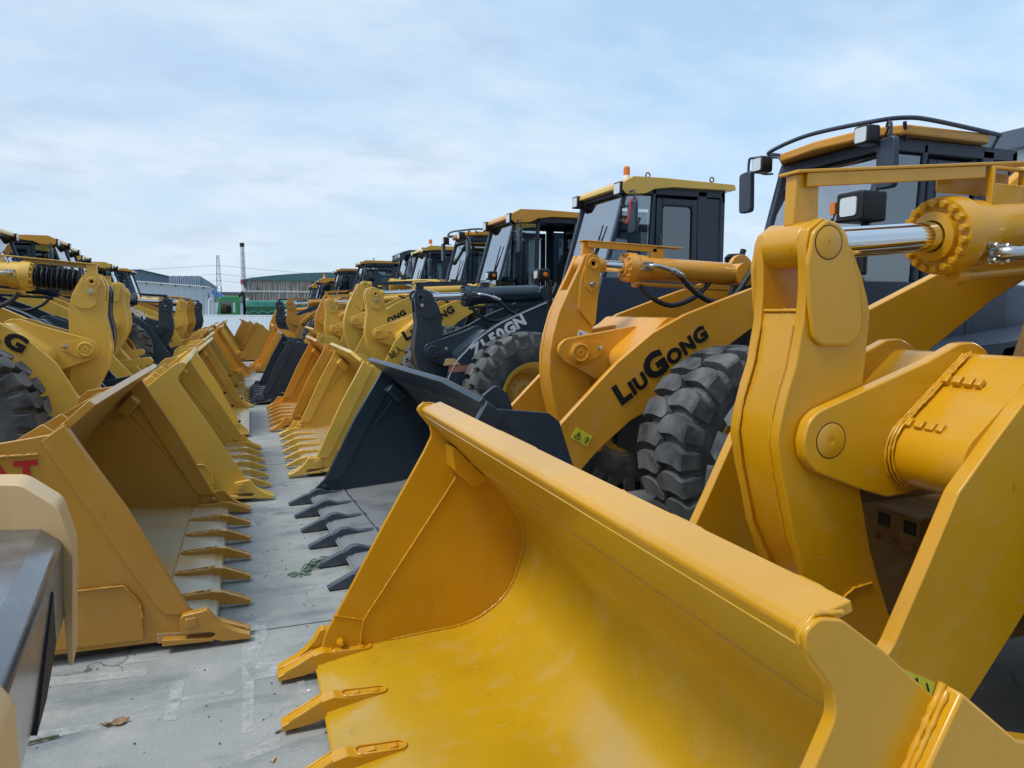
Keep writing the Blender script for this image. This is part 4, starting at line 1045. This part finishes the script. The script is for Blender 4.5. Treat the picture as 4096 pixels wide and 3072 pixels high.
# warning plate on the nearest arm, just above the bucket edge
armA = [o for o in bpy.data.objects if o.name.startswith('lift_arm') and abs(o.parent.location.y - 2.31) < .01 and o.data.vertices[0].co.y < 0][0]

bm = B(); box(bm, 2.46, 2.55, -.20, .04, .95, 1.10); vbk = obj('valve_block', bm, M['darkbrown'], armA.parent, bev=.006)
for yq in (-.16, -.03):
    bm = B(); box(bm, 2.455, 2.47, yq - .028, yq + .028, 1.025, 1.08); obj('port', bm, M['dark'], vbk)
for yq in (-.18, -.09, .0):
    bm = B(); hexbolt(bm, (2.46, yq, .975), (-1, 0, 0), .013, .016); obj('bolt', bm, M['darkbrown'], vbk)
d2 = decal(armA, [(1.90, .775), (2.073, .689), (2.05, .61), (1.875, .695)], -.621)
bm = B(); tube(bm, [(1.96, -.6245, .70), (1.985, -.6245, .722), (1.99, -.6245, .69)], .003, 5, smooth=False); tube(bm, [(2.03, -.6245, .695), (2.04, -.6245, .67), (2.03, -.6245, .65), (2.04, -.6245, .63)], .003, 5, smooth=False); obj('decal_print', bm, M['ink'], d2)
# loader tower plate behind the big cylinder
ta = armA.parent
bm = B(); o3 = [(3.54, .40, 2.40), (3.684, .40, 2.611), (3.84, .40, 2.72), (4.4, .40, 3.06), (4.7, .40, 2.95), (4.7, .30, 2.35), (3.6, .30, 2.25)]
va = [bm.verts.new(p) for p in o3]; vb_ = [bm.verts.new((p[0] - .01, p[1] + .04, p[2] + .006)) for p in o3]
fs = [bm.faces.new(va), bm.faces.new(vb_[::-1])] + [bm.faces.new((va[i], vb_[i], vb_[(i + 1) % 7], va[(i + 1) % 7])) for i in range(7)]
bmesh.ops.recalc_face_normals(bm, faces=fs); obj('tower_plate', bm, M['amber'], ta, bev=.006)
# round paper sticker on the windshield of the railed cab
cabB = [o for o in bpy.data.objects if o.name.startswith('side_window') and o.parent.parent and abs(o.parent.parent.location.y - 5.9) < .01 and o.data.vertices[0].co.y < 0][0]
bm = B(); lathe(bm, [(0, -.001), (.055, -.001), (.055, .001), (0, .001)], (5.24, -.702, 3.39), (0, -1, 0), 24); st = obj('sticker', bm, M['white'], cabB)
bm = B()
for a_ in range(3): tube(bm, [(5.24 + .03 * math.cos(a_ * 1.05), -.7045, 3.39 + .03 * math.sin(a_ * 1.05)), (5.24 - .03 * math.cos(a_ * 1.05), -.7045, 3.39 - .03 * math.sin(a_ * 1.05))], .004, 5, smooth=False)
obj('sticker_print', bm, M['inkred'], st)
# fin at the near end of the black spill guard
bb = [o for o in bpy.data.objects if o.name.startswith('bucket') and not o.name.startswith('bucket_') and o.parent and abs(o.parent.location.y - 5.9) < .01][0]
bm = B(); prism(bm, fillet([(.90, 1.20), (.93, 1.36), (1.02, 1.43), (1.10, 1.36), (1.14, 1.22), (1.1, 1.1)], .04), -1.30, -1.27); obj('spill_guard_fin', bm, M['black'], bb, bev=.004)

# ------------------------------------------------------------------ the bucket edge of another loader close by on the left: beige shrouds over a burnt black lip
def skew(o3, pts_ikz, j0, j1, bm):
    a = V((.94, -.34, 0)); w = V((-.115, .993, 0)); O = V(o3)
    A = [bm.verts.new(O + a * i + w * j0 + V((0, 0, k))) for i, k in pts_ikz]; C = [bm.verts.new(O + a * i + w * j1 + V((0, 0, k))) for i, k in pts_ikz]
    n = len(A); fs = [bm.faces.new(A), bm.faces.new(C[::-1])]
    for i in range(n): fs.append(bm.faces.new((A[i], C[i], C[(i + 1) % n], A[(i + 1) % n])))
    bmesh.ops.recalc_face_normals(bm, faces=fs)
tb = thing('loader_bucket', 'burnt black bucket lip with beige cast shrouds, close to the camera on the left', 'bucket', (-1.6, 1.5, 0))
O = (-.425 + 1.6, 1.87 - 1.5, 1.445)
bm = B(); skew(O, [(-1.1, -.02), (-.05, 0), (0, -.03), (-.01, -.22), (-.06, -.27), (-1.1, -.2)], -.93, .02, bm)
lip = obj('lip', bm, M['burnt'], tb, bev=.012, seg=3)
bm = B(); skew(O, fillet([(-1.1, -.03), (-1.1, .10), (-.09, .105), (-.005, .05), (.022, -.05), (.004, -.33), (-.008, -.33), (-.012, -.03)], [.01, .02, .06, .05, .06, .004, .004, .01], 5), .0, .12, bm)
obj('shroud', bm, M['cream'], lip, bev=.011, seg=3)
bm = B(); skew(O, fillet([(-.16, .05), (-.01, .05), (.03, .0), (.03, -.16), (.0, -.24), (-.16, -.24)], .03, 4), -.95, -.80, bm)
s2 = obj('shroud', bm, M['cream'], lip, bev=.028, seg=4)
bm = B(); skew(O, fillet([(-.13, .0), (-.03, .005), (-.005, -.03), (-.01, -.14), (-.03, -.2), (-.13, -.2)], .02, 4), -.957, -.94, bm)
obj('pocket', bm, M['darkbrown'], s2)  # dark brown piece set on the face, standing for the shaded hollow
bm = B(); skew(O, fillet([(.0 - .012, -.08), (-.002, -.2), (-.03, -.235), (-.045, -.235)], .005, 2), -.5, -.18, bm)
bm = B()
a = V((.94, -.34, 0)); w = V((-.115, .993, 0)); Ov = V(O)
pts = [Ov + a * (.002 - .045 * t) + w * j + V((0, 0, z)) for j, z, t in ((-.22, -.07, .1), (-.20, -.19, .2), (-.36, -.232, .25), (-.50, -.225, .2))]
f1 = [bm.verts.new(p + a * .004) for p in pts]; f2 = [bm.verts.new(p - a * .03) for p in pts]
fs = [bm.faces.new(f1), bm.faces.new(f2[::-1])]
for i in range(4): fs.append(bm.faces.new((f1[i], f2[i], f2[(i + 1) % 4], f1[(i + 1) % 4])))
bmesh.ops.recalc_face_normals(bm, faces=fs)
obj('pocket', bm, M['dark'], lip)  # dark raised piece, colour stands for the shade inside a recess
bm = B(); skew(O, [(-1.1, -.2), (-1.1, -.02), (-1.5, .0), (-2.0, -.3), (-2.2, -.8), (-2.0, -1.449), (-1.5, -1.449), (-1.2, -1.0)], -1.2, .3, bm)
obj('shell', bm, M['ochre'], tb, bev=.02)

# ------------------------------------------------------------------ ground
bm = B(); bmesh.ops.create_grid(bm, x_segments=2, y_segments=2, size=400)
g = obj('ground', bm, concrete()); tag(g, 'grey worn concrete yard', 'ground', kind='structure')
# expansion joints
bm = B()
for y in (4.47, 9.4, 14.3, 19.2, 24.1): box(bm, -9, 9, y - .006, y + .006, -.01, .0025)
j = obj('concrete_joint', bm, plain('joint_filler', (92, 98, 102), .9)); tag(j, 'dark joint lines across the concrete', 'joint', kind='structure')
WM = worn_mark()
marks = [[(-1.16, 4.16), (-.60, 4.10), (-.585, 4.17), (-1.13, 4.26)], [(-1.15, 3.63), (-.70, 3.625), (-.69, 3.67), (-1.12, 3.72)], [(-.62, 3.73), (-.40, 3.76), (-.15, 3.74), (-.14, 3.78), (-.40, 3.80), (-.61, 3.76)],
         [(-.45, 3.98), (-.39, 3.98), (-.40, 3.59), (-.455, 3.60)], [(-.115, 4.55), (.02, 4.70), (.03, 4.40), (-.045, 4.0), (-.055, 3.36), (-.10, 3.36)], [(-.72, 4.28), (-.50, 4.27), (-.48, 4.33), (-.70, 4.36)],
         [(.16, 3.9), (.20, 3.9), (.20, 3.62), (.165, 3.62)], [(-.1, 3.22), (.06, 3.28), (.06, 3.19), (-.09, 3.14)], [(-.1, 4.05), (.2, 4.0), (.22, 3.85), (-.06, 3.86)]]
for p in marks:
    bm = B(); f = bm.faces.new([bm.verts.new((x, y, .004)) for x, y in p]); bmesh.ops.recalc_face_normals(bm, faces=[f])
    o = obj('paint_mark', bm, WM); tag(o, None, None, kind='structure')

# ------------------------------------------------------------------ litter on the concrete
bm = B()
for k, (a, L, wd) in enumerate(((.2, .075, .05), (2.9, .05, .04))):
    d = V((math.cos(a), math.sin(a), 0)); s_ = V((-d.y, d.x, 0)); ring_ = []
    for i in range(7):
        t_ = i / 6; wv = wd * math.sin(math.pi * min(.97, t_ + .06)) * .5; z = .005 + .008 * math.sin(2.4 * math.pi * t_) ** 2
        ring_.append((bm.verts.new(d * L * t_ + s_ * wv + V((0, 0, z + .014))), bm.verts.new(d * L * t_ + V((0, 0, z))), bm.verts.new(d * L * t_ - s_ * wv + V((0, 0, z + .004)))))
    for A, C in zip(ring_, ring_[1:]):
        for i in range(2): bm.faces.new((A[i], A[i + 1], C[i + 1], C[i]))
o = obj('leaf', bm, plain('dry_leaf', (150, 124, 92), .8, var=.35, scale=60)); o.location = (-.68, 3.64, 0); tag(o, 'curled dry brown leaf lying on the concrete', 'leaf')
bm = B(); tube(bm, [(0, 0, .008), (.05, .01, .012), (.12, .02, .014), (.19, .035, .01)], .006, 6, .3)
o = obj('twig', bm, plain('olive_twig', (74, 84, 56), .7)); o.location = (-1.08, 3.585, 0); tag(o, 'dark green stick lying beside the beige bucket shroud', 'twig')
bm = B(); tube(bm, [(0, 0, .006), (.03, .012, .008), (.07, .02, .009), (.10, .028, .008), (.085, .01, .006), (.07, .02, .008)], .005, 6, .3)
o = obj('twig', bm, plain('grey_twig', (104, 96, 92), .7)); o.location = (.04, 3.31, 0); tag(o, 'small forked grey twig under the second tooth of the nearest bucket', 'twig')
bm = B(); cyl(bm, (0, 0, .006), (.014, .03, .006), .006, seg=10); o = obj('cigarette_butt', bm, plain('butt_paper', (206, 176, 132), .7)); o.location = (.02, 3.09, 0); tag(o, 'tan cigarette butt on the concrete at the bottom edge', 'cigarette butt')
bm = B(); box(bm, 0, .03, 0, .008, 0, .004); box(bm, .012, .02, -.008, .016, .0, .005); o = obj('paper_scrap', bm, M['white']); o.location = (.20, 3.64, 0); o.rotation_euler = (0, 0, .3); tag(o, 'tiny white paper scrap beside the nearest bucket edge', 'scrap')
bm = B()
for k in range(9):
    p = [V((.28, 5.36, .01))]
    for i in range(1, 7):
        t_ = i / 6; p.append(V((.28 + .26 * t_ + random.uniform(-.03, .03), 5.36 + .27 * t_ + random.uniform(-.05, .05), .012 + .04 * math.sin(math.pi * t_) * random.random())))
    tube(bm, p, .0055, 5, .2, 4)
for k in range(8):
    a = random.uniform(2.4, 5.6); tube(bm, [(.28, 5.36, .01), (.28 + .05 * math.cos(a), 5.36 + .04 * math.sin(a), .014), (.28 + .09 * math.cos(a + .3), 5.36 + .07 * math.sin(a + .3), .006)], .005, 5, .2, 3)
o = obj('rope', bm, plain('green_rope', (110, 132, 116), .85, var=.6, scale=40)); tag(o, 'frayed green rope knot beside the black bucket teeth', 'rope')

bm = B()
for k in range(420):
    y = random.uniform(2.9, 9) if k < 300 else random.uniform(9, 20); x = random.uniform(-1.3, .6) if y < 4.6 else random.uniform(-.35, .75)
    r = random.uniform(.002, .007); m4 = Matrix.Translation((x, y, r * .6)) @ Matrix.Rotation(random.uniform(0, 6), 4, 'Z') @ Matrix.Diagonal((r, r * random.uniform(.5, 1), r * .7, 1))
    bmesh.ops.create_icosphere(bm, subdivisions=1, radius=1, matrix=m4)
o = obj('grit', bm, plain('grit_grey', (96, 98, 96), .9, var=.5, scale=20)); tag(o, 'loose grit and crumbs scattered over the concrete', 'grit', kind='stuff')

# ------------------------------------------------------------------ beyond the yard
def wall_run(name, label, cat, pts, h, m, thick=.08, post=None):
    t = thing(name, label, cat, (pts[0][0], pts[0][1], 0)); o0 = V((pts[0][0], pts[0][1]))
    for a, c in zip(pts, pts[1:]):
        a = V(a) - o0; c = V(c) - o0; L = (c - a).length; bm = B(); box(bm, 0, L, -thick / 2, thick / 2, 0, h)
        p = obj('sheet_panel', bm, m, t); p.location = (a.x, a.y, 0); p.rotation_euler = (0, 0, math.atan2(c.y - a.y, c.x - a.x))
        bm = B(); box(bm, 0, L, -thick * .8, thick * .8, h, h + .05); q = obj('cap_rail', bm, M['white'], t); q.location = p.location; q.rotation_euler = p.rotation_euler
        if post:
            bm = B(); k = int(L / post)
            for i in range(k + 1): box(bm, i * L / k - .04, i * L / k + .04, thick / 2, thick / 2 + .08, 0, h)
            q = obj('post', bm, M['white'], t); q.location = p.location; q.rotation_euler = p.rotation_euler
    return t
M['fence'] = corrugated('white_corrugated_sheet', (206, 220, 230), 1.3)
M['shedw'] = corrugated('white_shed_sheet', (196, 206, 214), .55, depth=.05)
wall_run('fence', 'white corrugated metal fence across the end of the yard', 'fence', [(-12, 66), (3.5, 50), (18, 50)], 1.5, M['fence'], post=3)

# green tipper truck behind the fence
tr = thing('tipper_truck', 'green tipper truck with a tarpaulin over its load, behind the white fence', 'truck', (-2.45, 62, 0)); tr.scale = (.74, .9, .95)
GT = plain('green_truck_paint', (58, 140, 84), .35); TP = plain('green_tarpaulin', (20, 112, 96), .55, var=.25, scale=1.5)
bm = B(); prism(bm, fillet([(0.05, .9), (.0, 1.75), (.28, 2.95), (.5, 3.08), (2.3, 3.12), (2.3, .9)], .08), -1.2, 1.2); cb = obj('cab', bm, GT, tr, bev=.04)
for s in (-1,):
    bm = B(); prism(bm, fillet([(.35, 1.7), (.5, 2.72), (1.45, 2.74), (1.45, 1.7)], .06), -1.215, -1.19); obj('window', bm, M['glassdark'], cb)
    bm = B(); prism(bm, fillet([(.52, 1.8), (.64, 2.55), (1.4, 2.57), (1.4, 1.8)], .06), -1.19, -1.17); obj('seat', bm, M['seat'], cb)
    bm = B(); prism(bm, fillet([(1.62, 1.8), (1.62, 2.6), (1.85, 2.6), (1.85, 1.8)], .04), -1.215, -1.19); obj('window', bm, M['stripe'], cb)
    bm = B()
    for k in range(7): box(bm, 1.95, 2.25, -1.22, -1.2, 1.75 + k * .13, 1.81 + k * .13)
    obj('vent', bm, GT, cb)
bm = B(); tube(bm, [(2.1, 0, 3.0), (2.5, 0, 3.4), (2.75, 0, 3.1), (2.75, 0, 1.0)], .16, 10); obj('air_intake', bm, M['ink'], tr)
bm = B(); prism(bm, [(3.0, 1.0), (2.9, 2.3), (13.2, 2.3), (13.4, 1.0)], -1.25, 1.25); bd = obj('tipper_body', bm, plain('dark_green_body', (30, 92, 62), .5), tr, bev=.02)
bm = B()
for k in range(5): box(bm, 3.6 + k * 2.0, 3.7 + k * 2.0, -1.29, -1.25, 1.05, 1.75)
obj('rib', bm, plain('rib_green', (40, 104, 70), .5), bd)
bm = B()
N = 40; rows = []
for i in range(N + 1):
    x = 2.95 + 10.2 * i / N; rows.append([bm.verts.new((x, -1.3 + 2.6 * j / 6, 2.40 + .40 * math.sin(math.pi * j / 6) ** .7 + (0 if j in (0, 6) else random.uniform(-.05, .05)) - (.62 + .1 * math.sin(i * 1.7) if j in (0, 6) else 0))) for j in range(7)])
for A, C in zip(rows, rows[1:]):
    for j in range(6): bm.faces.new((A[j], A[j + 1], C[j + 1], C[j]))
obj('tarpaulin', bm, TP, bd)
for x in (1.1, 5.8, 7.2):
    for s in (-1, 1):
        w = obj('wheel', cached('truckwheel', lambda: (lambda b: (lathe(b, [(0, -.05), (.2, -.06), (.28, -.14), (.5, -.15), (.52, 0), (.5, .15), (0, .15)], (0, 0, 0), (0, 1, 0), 28), mesh_of('truck_wheel', b, M['rubber']))[1])(B())), None, tr); w.location = (x, s * 1.05, .52)
bm = B(); box(bm, .3, 9.2, -.45, .45, .6, .95); obj('chassis', bm, M['dark'], tr)
for q in (('\u7f57', 1.95, 1.6),): pass
bm = B()
for r in range(2):
    for k in range(4): box(bm, 1.62 + k * .11, 1.70 + k * .11, -1.206, -1.2, 1.2 + r * .16, 1.28 + r * .16)
obj('door_lettering', bm, M['inkwhite'], cb)

# warehouse with a bowed roof and rust-streaked sheet walls
wh = thing('warehouse', 'long warehouse with bowed green roof and rust-streaked grey wall sheets', 'warehouse', (-.4, 110, 0))
RW = corrugated('rusty_wall_sheet', (190, 192, 190), 1.6, rust=(138, 112, 94), depth=.06)
for k in range(3):
    bm = B(); box(bm, 0, 28, -.06 + k * .05, .0 + k * .05, 1.0 + k * 1.7 - .12, 1.0 + (k + 1) * 1.7); obj('wall_sheet', bm, RW, wh)
bm = B()
for x in (0, 9.3, 18.6, 27.9): box(bm, x - .06, x + .06, -.12, .3, 0, 6.3)
obj('column', bm, M['slate2'], wh)
bm = B()
for k in range(4): box(bm, 0, 28, -.16, -.06, 1.0 + k * 1.7, 1.22 + k * 1.7)
obj('girt', bm, plain('pale_girt', (206, 208, 206), .7), wh)
arc = [(x, 6.15 + 1.25 * math.sin(math.pi * min(1, max(0, (x + .5) / 29))) ** .8) for x in [-.5 + 29 * k / 30 for k in range(31)]]
bm = B(); prism(bm, [(-.5, 6.05)] + arc + [(28.5, 6.05)], -.3, 40); obj('roof', bm, plain('green_grey_roof', (74, 112, 116), .6), wh)
bm = B(); box(bm, 0, 28, .3, 39, 0, 6.0); obj('body', bm, M['slate2'], wh)
bm = B(); box(bm, -.2, 28, -1.5, -.3, .0, 1.2); obj('base_wall', bm, plain('pale_plinth', (168, 172, 170), .8), wh)

sh = thing('shed', 'long white sheet metal shed with a blue lean-to beside it', 'shed', (-14, 80, 0))
bm = B(); prism(bm, [(0, 0), (0, 4.9), (10.0, 4.15), (10.0, 0)], 0, 14); wl = obj('wall', bm, M['shedw'], sh)
bm = B(); prism(bm, [(-.1, 4.92), (-.1, 5.02), (10.1, 4.27), (10.1, 4.16)], -.3, 14.2); obj('roof', bm, M['white'], sh)
bm = B()
for k in range(8): box(bm, .5 + k * 1.3, .62 + k * 1.3, -.35, -.2, 4.72 - k * .097, 4.86 - k * .097)
obj('bracket', bm, M['ink'], sh)
bl = thing('lean_to', 'blue sheet roof on bent white pipes beside the green truck', 'lean-to', (-3.7, 76, 0))
BL = corrugated('blue_roof_sheet', (92, 132, 186), .8)
bm = B(); prism(bm, [(0.2, 3.75), (.55, 3.85), (1.6, 3.0), (3.6, 2.75), (3.6, 2.6), (1.5, 2.75), (.3, 3.4)], 0, 8); obj('roof', bm, BL, bl)
bm = B(); box(bm, .1, 3.4, .3, 7.5, 0, 2.6); obj('wall', bm, M['shedw'], bl)
bm = B()
for x in (.0, 2.1, 3.4): tube(bm, [(x + .2, -.2, 2.9), (x, -.25, 2.7), (x - .05, -.25, 0)], .07, 8)
obj('pipe', bm, M['white'], bl)
gw = thing('factory', 'low green-walled factory under the chimney', 'building', (-4, 100, 0))
bm = B(); box(bm, 0, 4, 0, 12, 0, 3.9); obj('wall', bm, plain('mossy_wall', (140, 152, 122), .8, var=.3, scale=.6), gw)
bm = B(); box(bm, -.2, 4.1, -.2, 12.2, 3.9, 4.15); obj('roof', bm, M['slate2'], gw)
bm = B(); box(bm, 1.6, 2.5, -.05, 0, 2.6, 3.4); obj('window', bm, M['slate'], gw)
hg = thing('hangar', 'dark blue-grey hangar with a sloping roof behind the white shed', 'hangar', (-24, 132, 0))
DH = plain('hangar_grey', (96, 118, 136), .7, var=.15, scale=.3)
bm = B(); prism(bm, [(0, 0), (0, 7.6), (3, 8.1), (7.5, 8.2), (11.8, 7.2), (11.8, 0)], 0, 25); obj('wall', bm, DH, hg)
bm = B(); prism(bm, [(-.1, 7.65), (3, 8.15), (7.5, 8.25), (12, 7.22), (12, 7.34), (7.5, 8.4), (3, 8.3), (-.1, 7.8)], -.3, 25); obj('roof', bm, plain('hangar_roof', (78, 102, 120), .6), hg)
h2 = thing('factory_hall', 'grey hall with pale upright ribs along its wall, left of the pylon', 'hall', (-11.3, 120, 0))
bm = B(); prism(bm, [(0, 0), (0, 6.9), (4.4, 6.95), (5.8, 6.0), (5.8, 0)], 0, 20); obj('wall', bm, plain('hall_grey', (122, 142, 158), .7), h2)
bm = B()
for k in range(15): box(bm, .1 + k * .29, .22 + k * .29, -.12, 0, 4.4, 6.75)
obj('rib', bm, plain('pale_rib', (176, 190, 200), .7), h2)
bm = B()
for k in range(5): lathe(bm, [(0, 0), (.22, 0), (.26, .12), (.1, .3), (0, .32)], (.5 + k * .8, 1, 6.9), (0, 0, 1), 10)
obj('roof_vent', bm, M['white'], h2)

ch = thing('chimney', 'tall pale factory chimney with a dark top and red base band', 'chimney', (-1.35, 200, 0))
bm = B(); lathe(bm, [(0, 0), (.80, 0), (.66, 10), (.52, 18.1), (0, 18.1)], (0, 0, 0), (0, 0, 1), 24); sf = obj('shaft', bm, plain('chimney_white', (206, 208, 210), .8), ch)
bm = B(); lathe(bm, [(.54, 17.9), (.58, 18.1), (.58, 18.8), (.5, 18.95), (0, 18.95)], (0, 0, 0), (0, 0, 1), 24); obj('rim', bm, M['ink'], sf)
bm = B(); lathe(bm, [(.74, 8.4), (.725, 9.6), (.70, 9.6)], (0, 0, 0), (0, 0, 1), 24); obj('red_band', bm, plain('chimney_red', (150, 62, 78), .7), sf)
bm = B()
for z in (16.2, 14.2, 12.4, 10.9):
    for k in range(2): box(bm, -.16, .16, -.67 - .01 * (17 - z), -.5, z - .25 + k * .3, z - .17 + k * .3)
    box(bm, -.03, .03, -.68 - .01 * (17 - z), -.5, z - .3, z + .2)
obj('lettering', bm, plain('faded_lettering', (150, 152, 158), .8), sf)

py = thing('pylon', 'grey steel lattice pylon carrying the power lines', 'pylon', (-6.9, 190, 0))
bm = B(); lv = [0, 4, 7, 9, 10.6, 12, 13.2, 14.2, 14.9]
def pw(z): return .75 - .49 * z / 14.9
for sx in (-1, 1):
    for sy in (-1, 1): tube(bm, [(sx * pw(0), sy * pw(0), 0), (sx * pw(14.9), sy * pw(14.9), 14.9)], .06, 5, smooth=False)
for a, c in zip(lv, lv[1:]):
    for s in (-1, 1):
        for q in ((1, 0), (0, 1)):
            f = lambda u, z: (u * pw(z), s * pw(z), z) if q[0] else (s * pw(z), u * pw(z), z)
            tube(bm, [f(-1, a), f(1, c)], .04, 4, smooth=False); tube(bm, [f(1, a), f(-1, c)], .04, 4, smooth=False); tube(bm, [f(-1, c), f(1, c)], .045, 4, smooth=False)
obj('lattice', bm, plain('galvanised', (120, 134, 148), .6), py)
WL = plain('cable_grey', (128, 136, 146), .7)
for k, z in enumerate((12.6, 10.5, 8.9)):
    for s, lab in ((-1, 'leftward'), (1, 'rightward')):
        bm = B(); p = []
        for i in range(13):
            t_ = i / 12; p.append((-6.9 + s * 42 * t_, 190, z - 3.0 * t_ * (2.0 - t_) * .7))
        tube(bm, p, .035, 5, smooth=False)
        o = obj('power_line', bm, WL); tag(o, f'{("upper", "middle", "lower")[k]} power line running {lab} from the lattice pylon', 'cable', 'power lines strung from the pylon')

# white shed with a grey fascia far behind the railed cab
ws = thing('sheet_building', 'white ribbed sheet building with a grey roof fascia behind the railed cab', 'building', (20, 15, 0))
bm = B(); box(bm, 0, 14, -16, 0, 0, 6.3); obj('wall', bm, corrugated('ribbed_white', (206, 220, 226), 2.4, 'Y', depth=.03), ws)
bm = B(); box(bm, -.3, 14.3, -16.3, .3, 6.3, 6.82); obj('fascia', bm, M['slate2'], ws, bev=.02)
bm = B(); box(bm, -.03, 0, -16, 0, 5.55, 5.6); obj('seam_rail', bm, plain('teal_rail', (70, 130, 130), .6), ws)

# ------------------------------------------------------------------ light and sky
SUN_EL, SUN_AZ = R(58), R(260)       # azimuth clockwise from +Y
w = bpy.data.worlds.new('World'); SC.world = w; w.use_nodes = True
nt = w.node_tree; n = nt.nodes; l = nt.links; n.clear()
out = n.new('ShaderNodeOutputWorld')
sky = n.new('ShaderNodeTexSky'); sky.sky_type = 'NISHITA'; sky.sun_disc = False
sky.sun_elevation = SUN_EL; sky.sun_rotation = SUN_AZ; sky.air_density = 1.0; sky.dust_density = 1.2; sky.ozone_density = 1.2
b1 = n.new('ShaderNodeBackground'); l.new(sky.outputs[0], b1.inputs[0]); b1.inputs[1].default_value = .15
tc = n.new('ShaderNodeTexCoord'); sp_ = n.new('ShaderNodeSeparateXYZ'); l.new(tc.outputs['Generated'], sp_.inputs[0])
ad = n.new('ShaderNodeMath'); ad.inputs[1].default_value = .22; l.new(sp_.outputs['Z'], ad.inputs[0])
cmb = n.new('ShaderNodeCombineXYZ')
for k in 'XY':
    dv = n.new('ShaderNodeMath'); dv.operation = 'DIVIDE'; l.new(sp_.outputs[k], dv.inputs[0]); l.new(ad.outputs[0], dv.inputs[1]); l.new(dv.outputs[0], cmb.inputs[k])
mp = n.new('ShaderNodeMapping'); mp.inputs['Rotation'].default_value = (0, 0, R(-25)); mp.inputs['Scale'].default_value = (1.0, 1.35, 1); mp.inputs['Location'].default_value = (3.1, 1.7, 0)
l.new(cmb.outputs[0], mp.inputs['Vector'])
c1 = ramp(n, l, noise(n, l, 1.15, 10, .60, vec=mp.outputs[0]), .36, .64)
gx = n.new('ShaderNodeVectorMath'); gx.operation = 'DOT_PRODUCT'; l.new(tc.outputs['Generated'], gx.inputs[0]); gx.inputs[1].default_value = (-.62, .1, -.78)
gm = n.new('ShaderNodeMapRange'); gm.inputs[1].default_value = -.75; gm.inputs[2].default_value = .35; gm.inputs[3].default_value = 0; gm.inputs[4].default_value = 1; l.new(gx.outputs['Value'], gm.inputs[0])
c2 = ramp(n, l, noise(n, l, 2.4, 9, .6, vec=mp.outputs[0]), .52, .78)
# grey undersides in places
bl = mix(n, l, gm.outputs[0], (.45, .68, .92, 1), (.54, .66, .80, 1))
wh_ = mix(n, l, gm.outputs[0], (.70, .82, .93, 1), (.64, .74, .85, 1))
cw = mix(n, l, c1, bl, wh_)
gk = n.new('ShaderNodeMath'); gk.operation = 'MULTIPLY'; gk.inputs[1].default_value = .6; gg = n.new('ShaderNodeMapRange'); gg.inputs[3].default_value = .35; gg.inputs[4].default_value = 1.5; l.new(gm.outputs[0], gg.inputs[0])
gq = n.new('ShaderNodeMath'); gq.operation = 'MULTIPLY'; l.new(c2, gq.inputs[0]); l.new(gg.outputs[0], gq.inputs[1]); l.new(gq.outputs[0], gk.inputs[0])
cc = mix(n, l, gk.outputs[0], cw, (.42, .52, .68, 1))
# unseen sky behind the camera, dimmed to darken the faces turned towards it
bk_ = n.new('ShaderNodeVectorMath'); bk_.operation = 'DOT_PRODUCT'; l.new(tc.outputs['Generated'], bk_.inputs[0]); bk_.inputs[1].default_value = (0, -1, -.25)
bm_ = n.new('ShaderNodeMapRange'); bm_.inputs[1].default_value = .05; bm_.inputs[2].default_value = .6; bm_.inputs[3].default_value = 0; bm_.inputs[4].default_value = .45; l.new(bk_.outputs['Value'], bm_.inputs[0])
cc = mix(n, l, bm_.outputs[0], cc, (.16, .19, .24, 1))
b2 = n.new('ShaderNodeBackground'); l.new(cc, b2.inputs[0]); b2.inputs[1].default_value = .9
mr_ = n.new('ShaderNodeMapRange'); mr_.inputs[3].default_value = .7; mr_.inputs[4].default_value = .95; l.new(c1, mr_.inputs[0])
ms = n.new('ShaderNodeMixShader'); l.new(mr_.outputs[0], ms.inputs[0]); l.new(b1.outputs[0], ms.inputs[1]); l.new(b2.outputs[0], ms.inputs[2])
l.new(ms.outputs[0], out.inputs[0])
sd = bpy.data.lights.new('sun', 'SUN'); sd.energy = 1.9; sd.angle = R(16); sd.color = (1, .96, .9)
so = bpy.data.objects.new('sun', sd); COL.objects.link(so)
dirv = V((math.sin(SUN_AZ) * math.cos(SUN_EL), math.cos(SUN_AZ) * math.cos(SUN_EL), math.sin(SUN_EL)))
so.rotation_euler = dirv.to_track_quat('Z', 'Y').to_euler()

# ------------------------------------------------------------------ camera
cd = bpy.data.cameras.new('camera'); cam = bpy.data.objects.new('camera', cd); COL.objects.link(cam); SC.camera = cam
cd.sensor_width = 36; cd.lens = 36 * 1550 / 2212; cd.clip_start = .05; cd.clip_end = 2000
yaw, pitch = R(19.9608), R(-5.9484)
cam.location = (0, 0, 1.95); cam.rotation_euler = (R(90) + pitch, 0, -yaw)
SC.view_settings.view_transform = 'Standard'; SC.view_settings.look = 'None'; SC.view_settings.exposure = .32; SC.view_settings.gamma = 1
SC.cycles.max_bounces = 6; SC.cycles.transparent_max_bounces = 16
SC.cycles.use_denoising = True
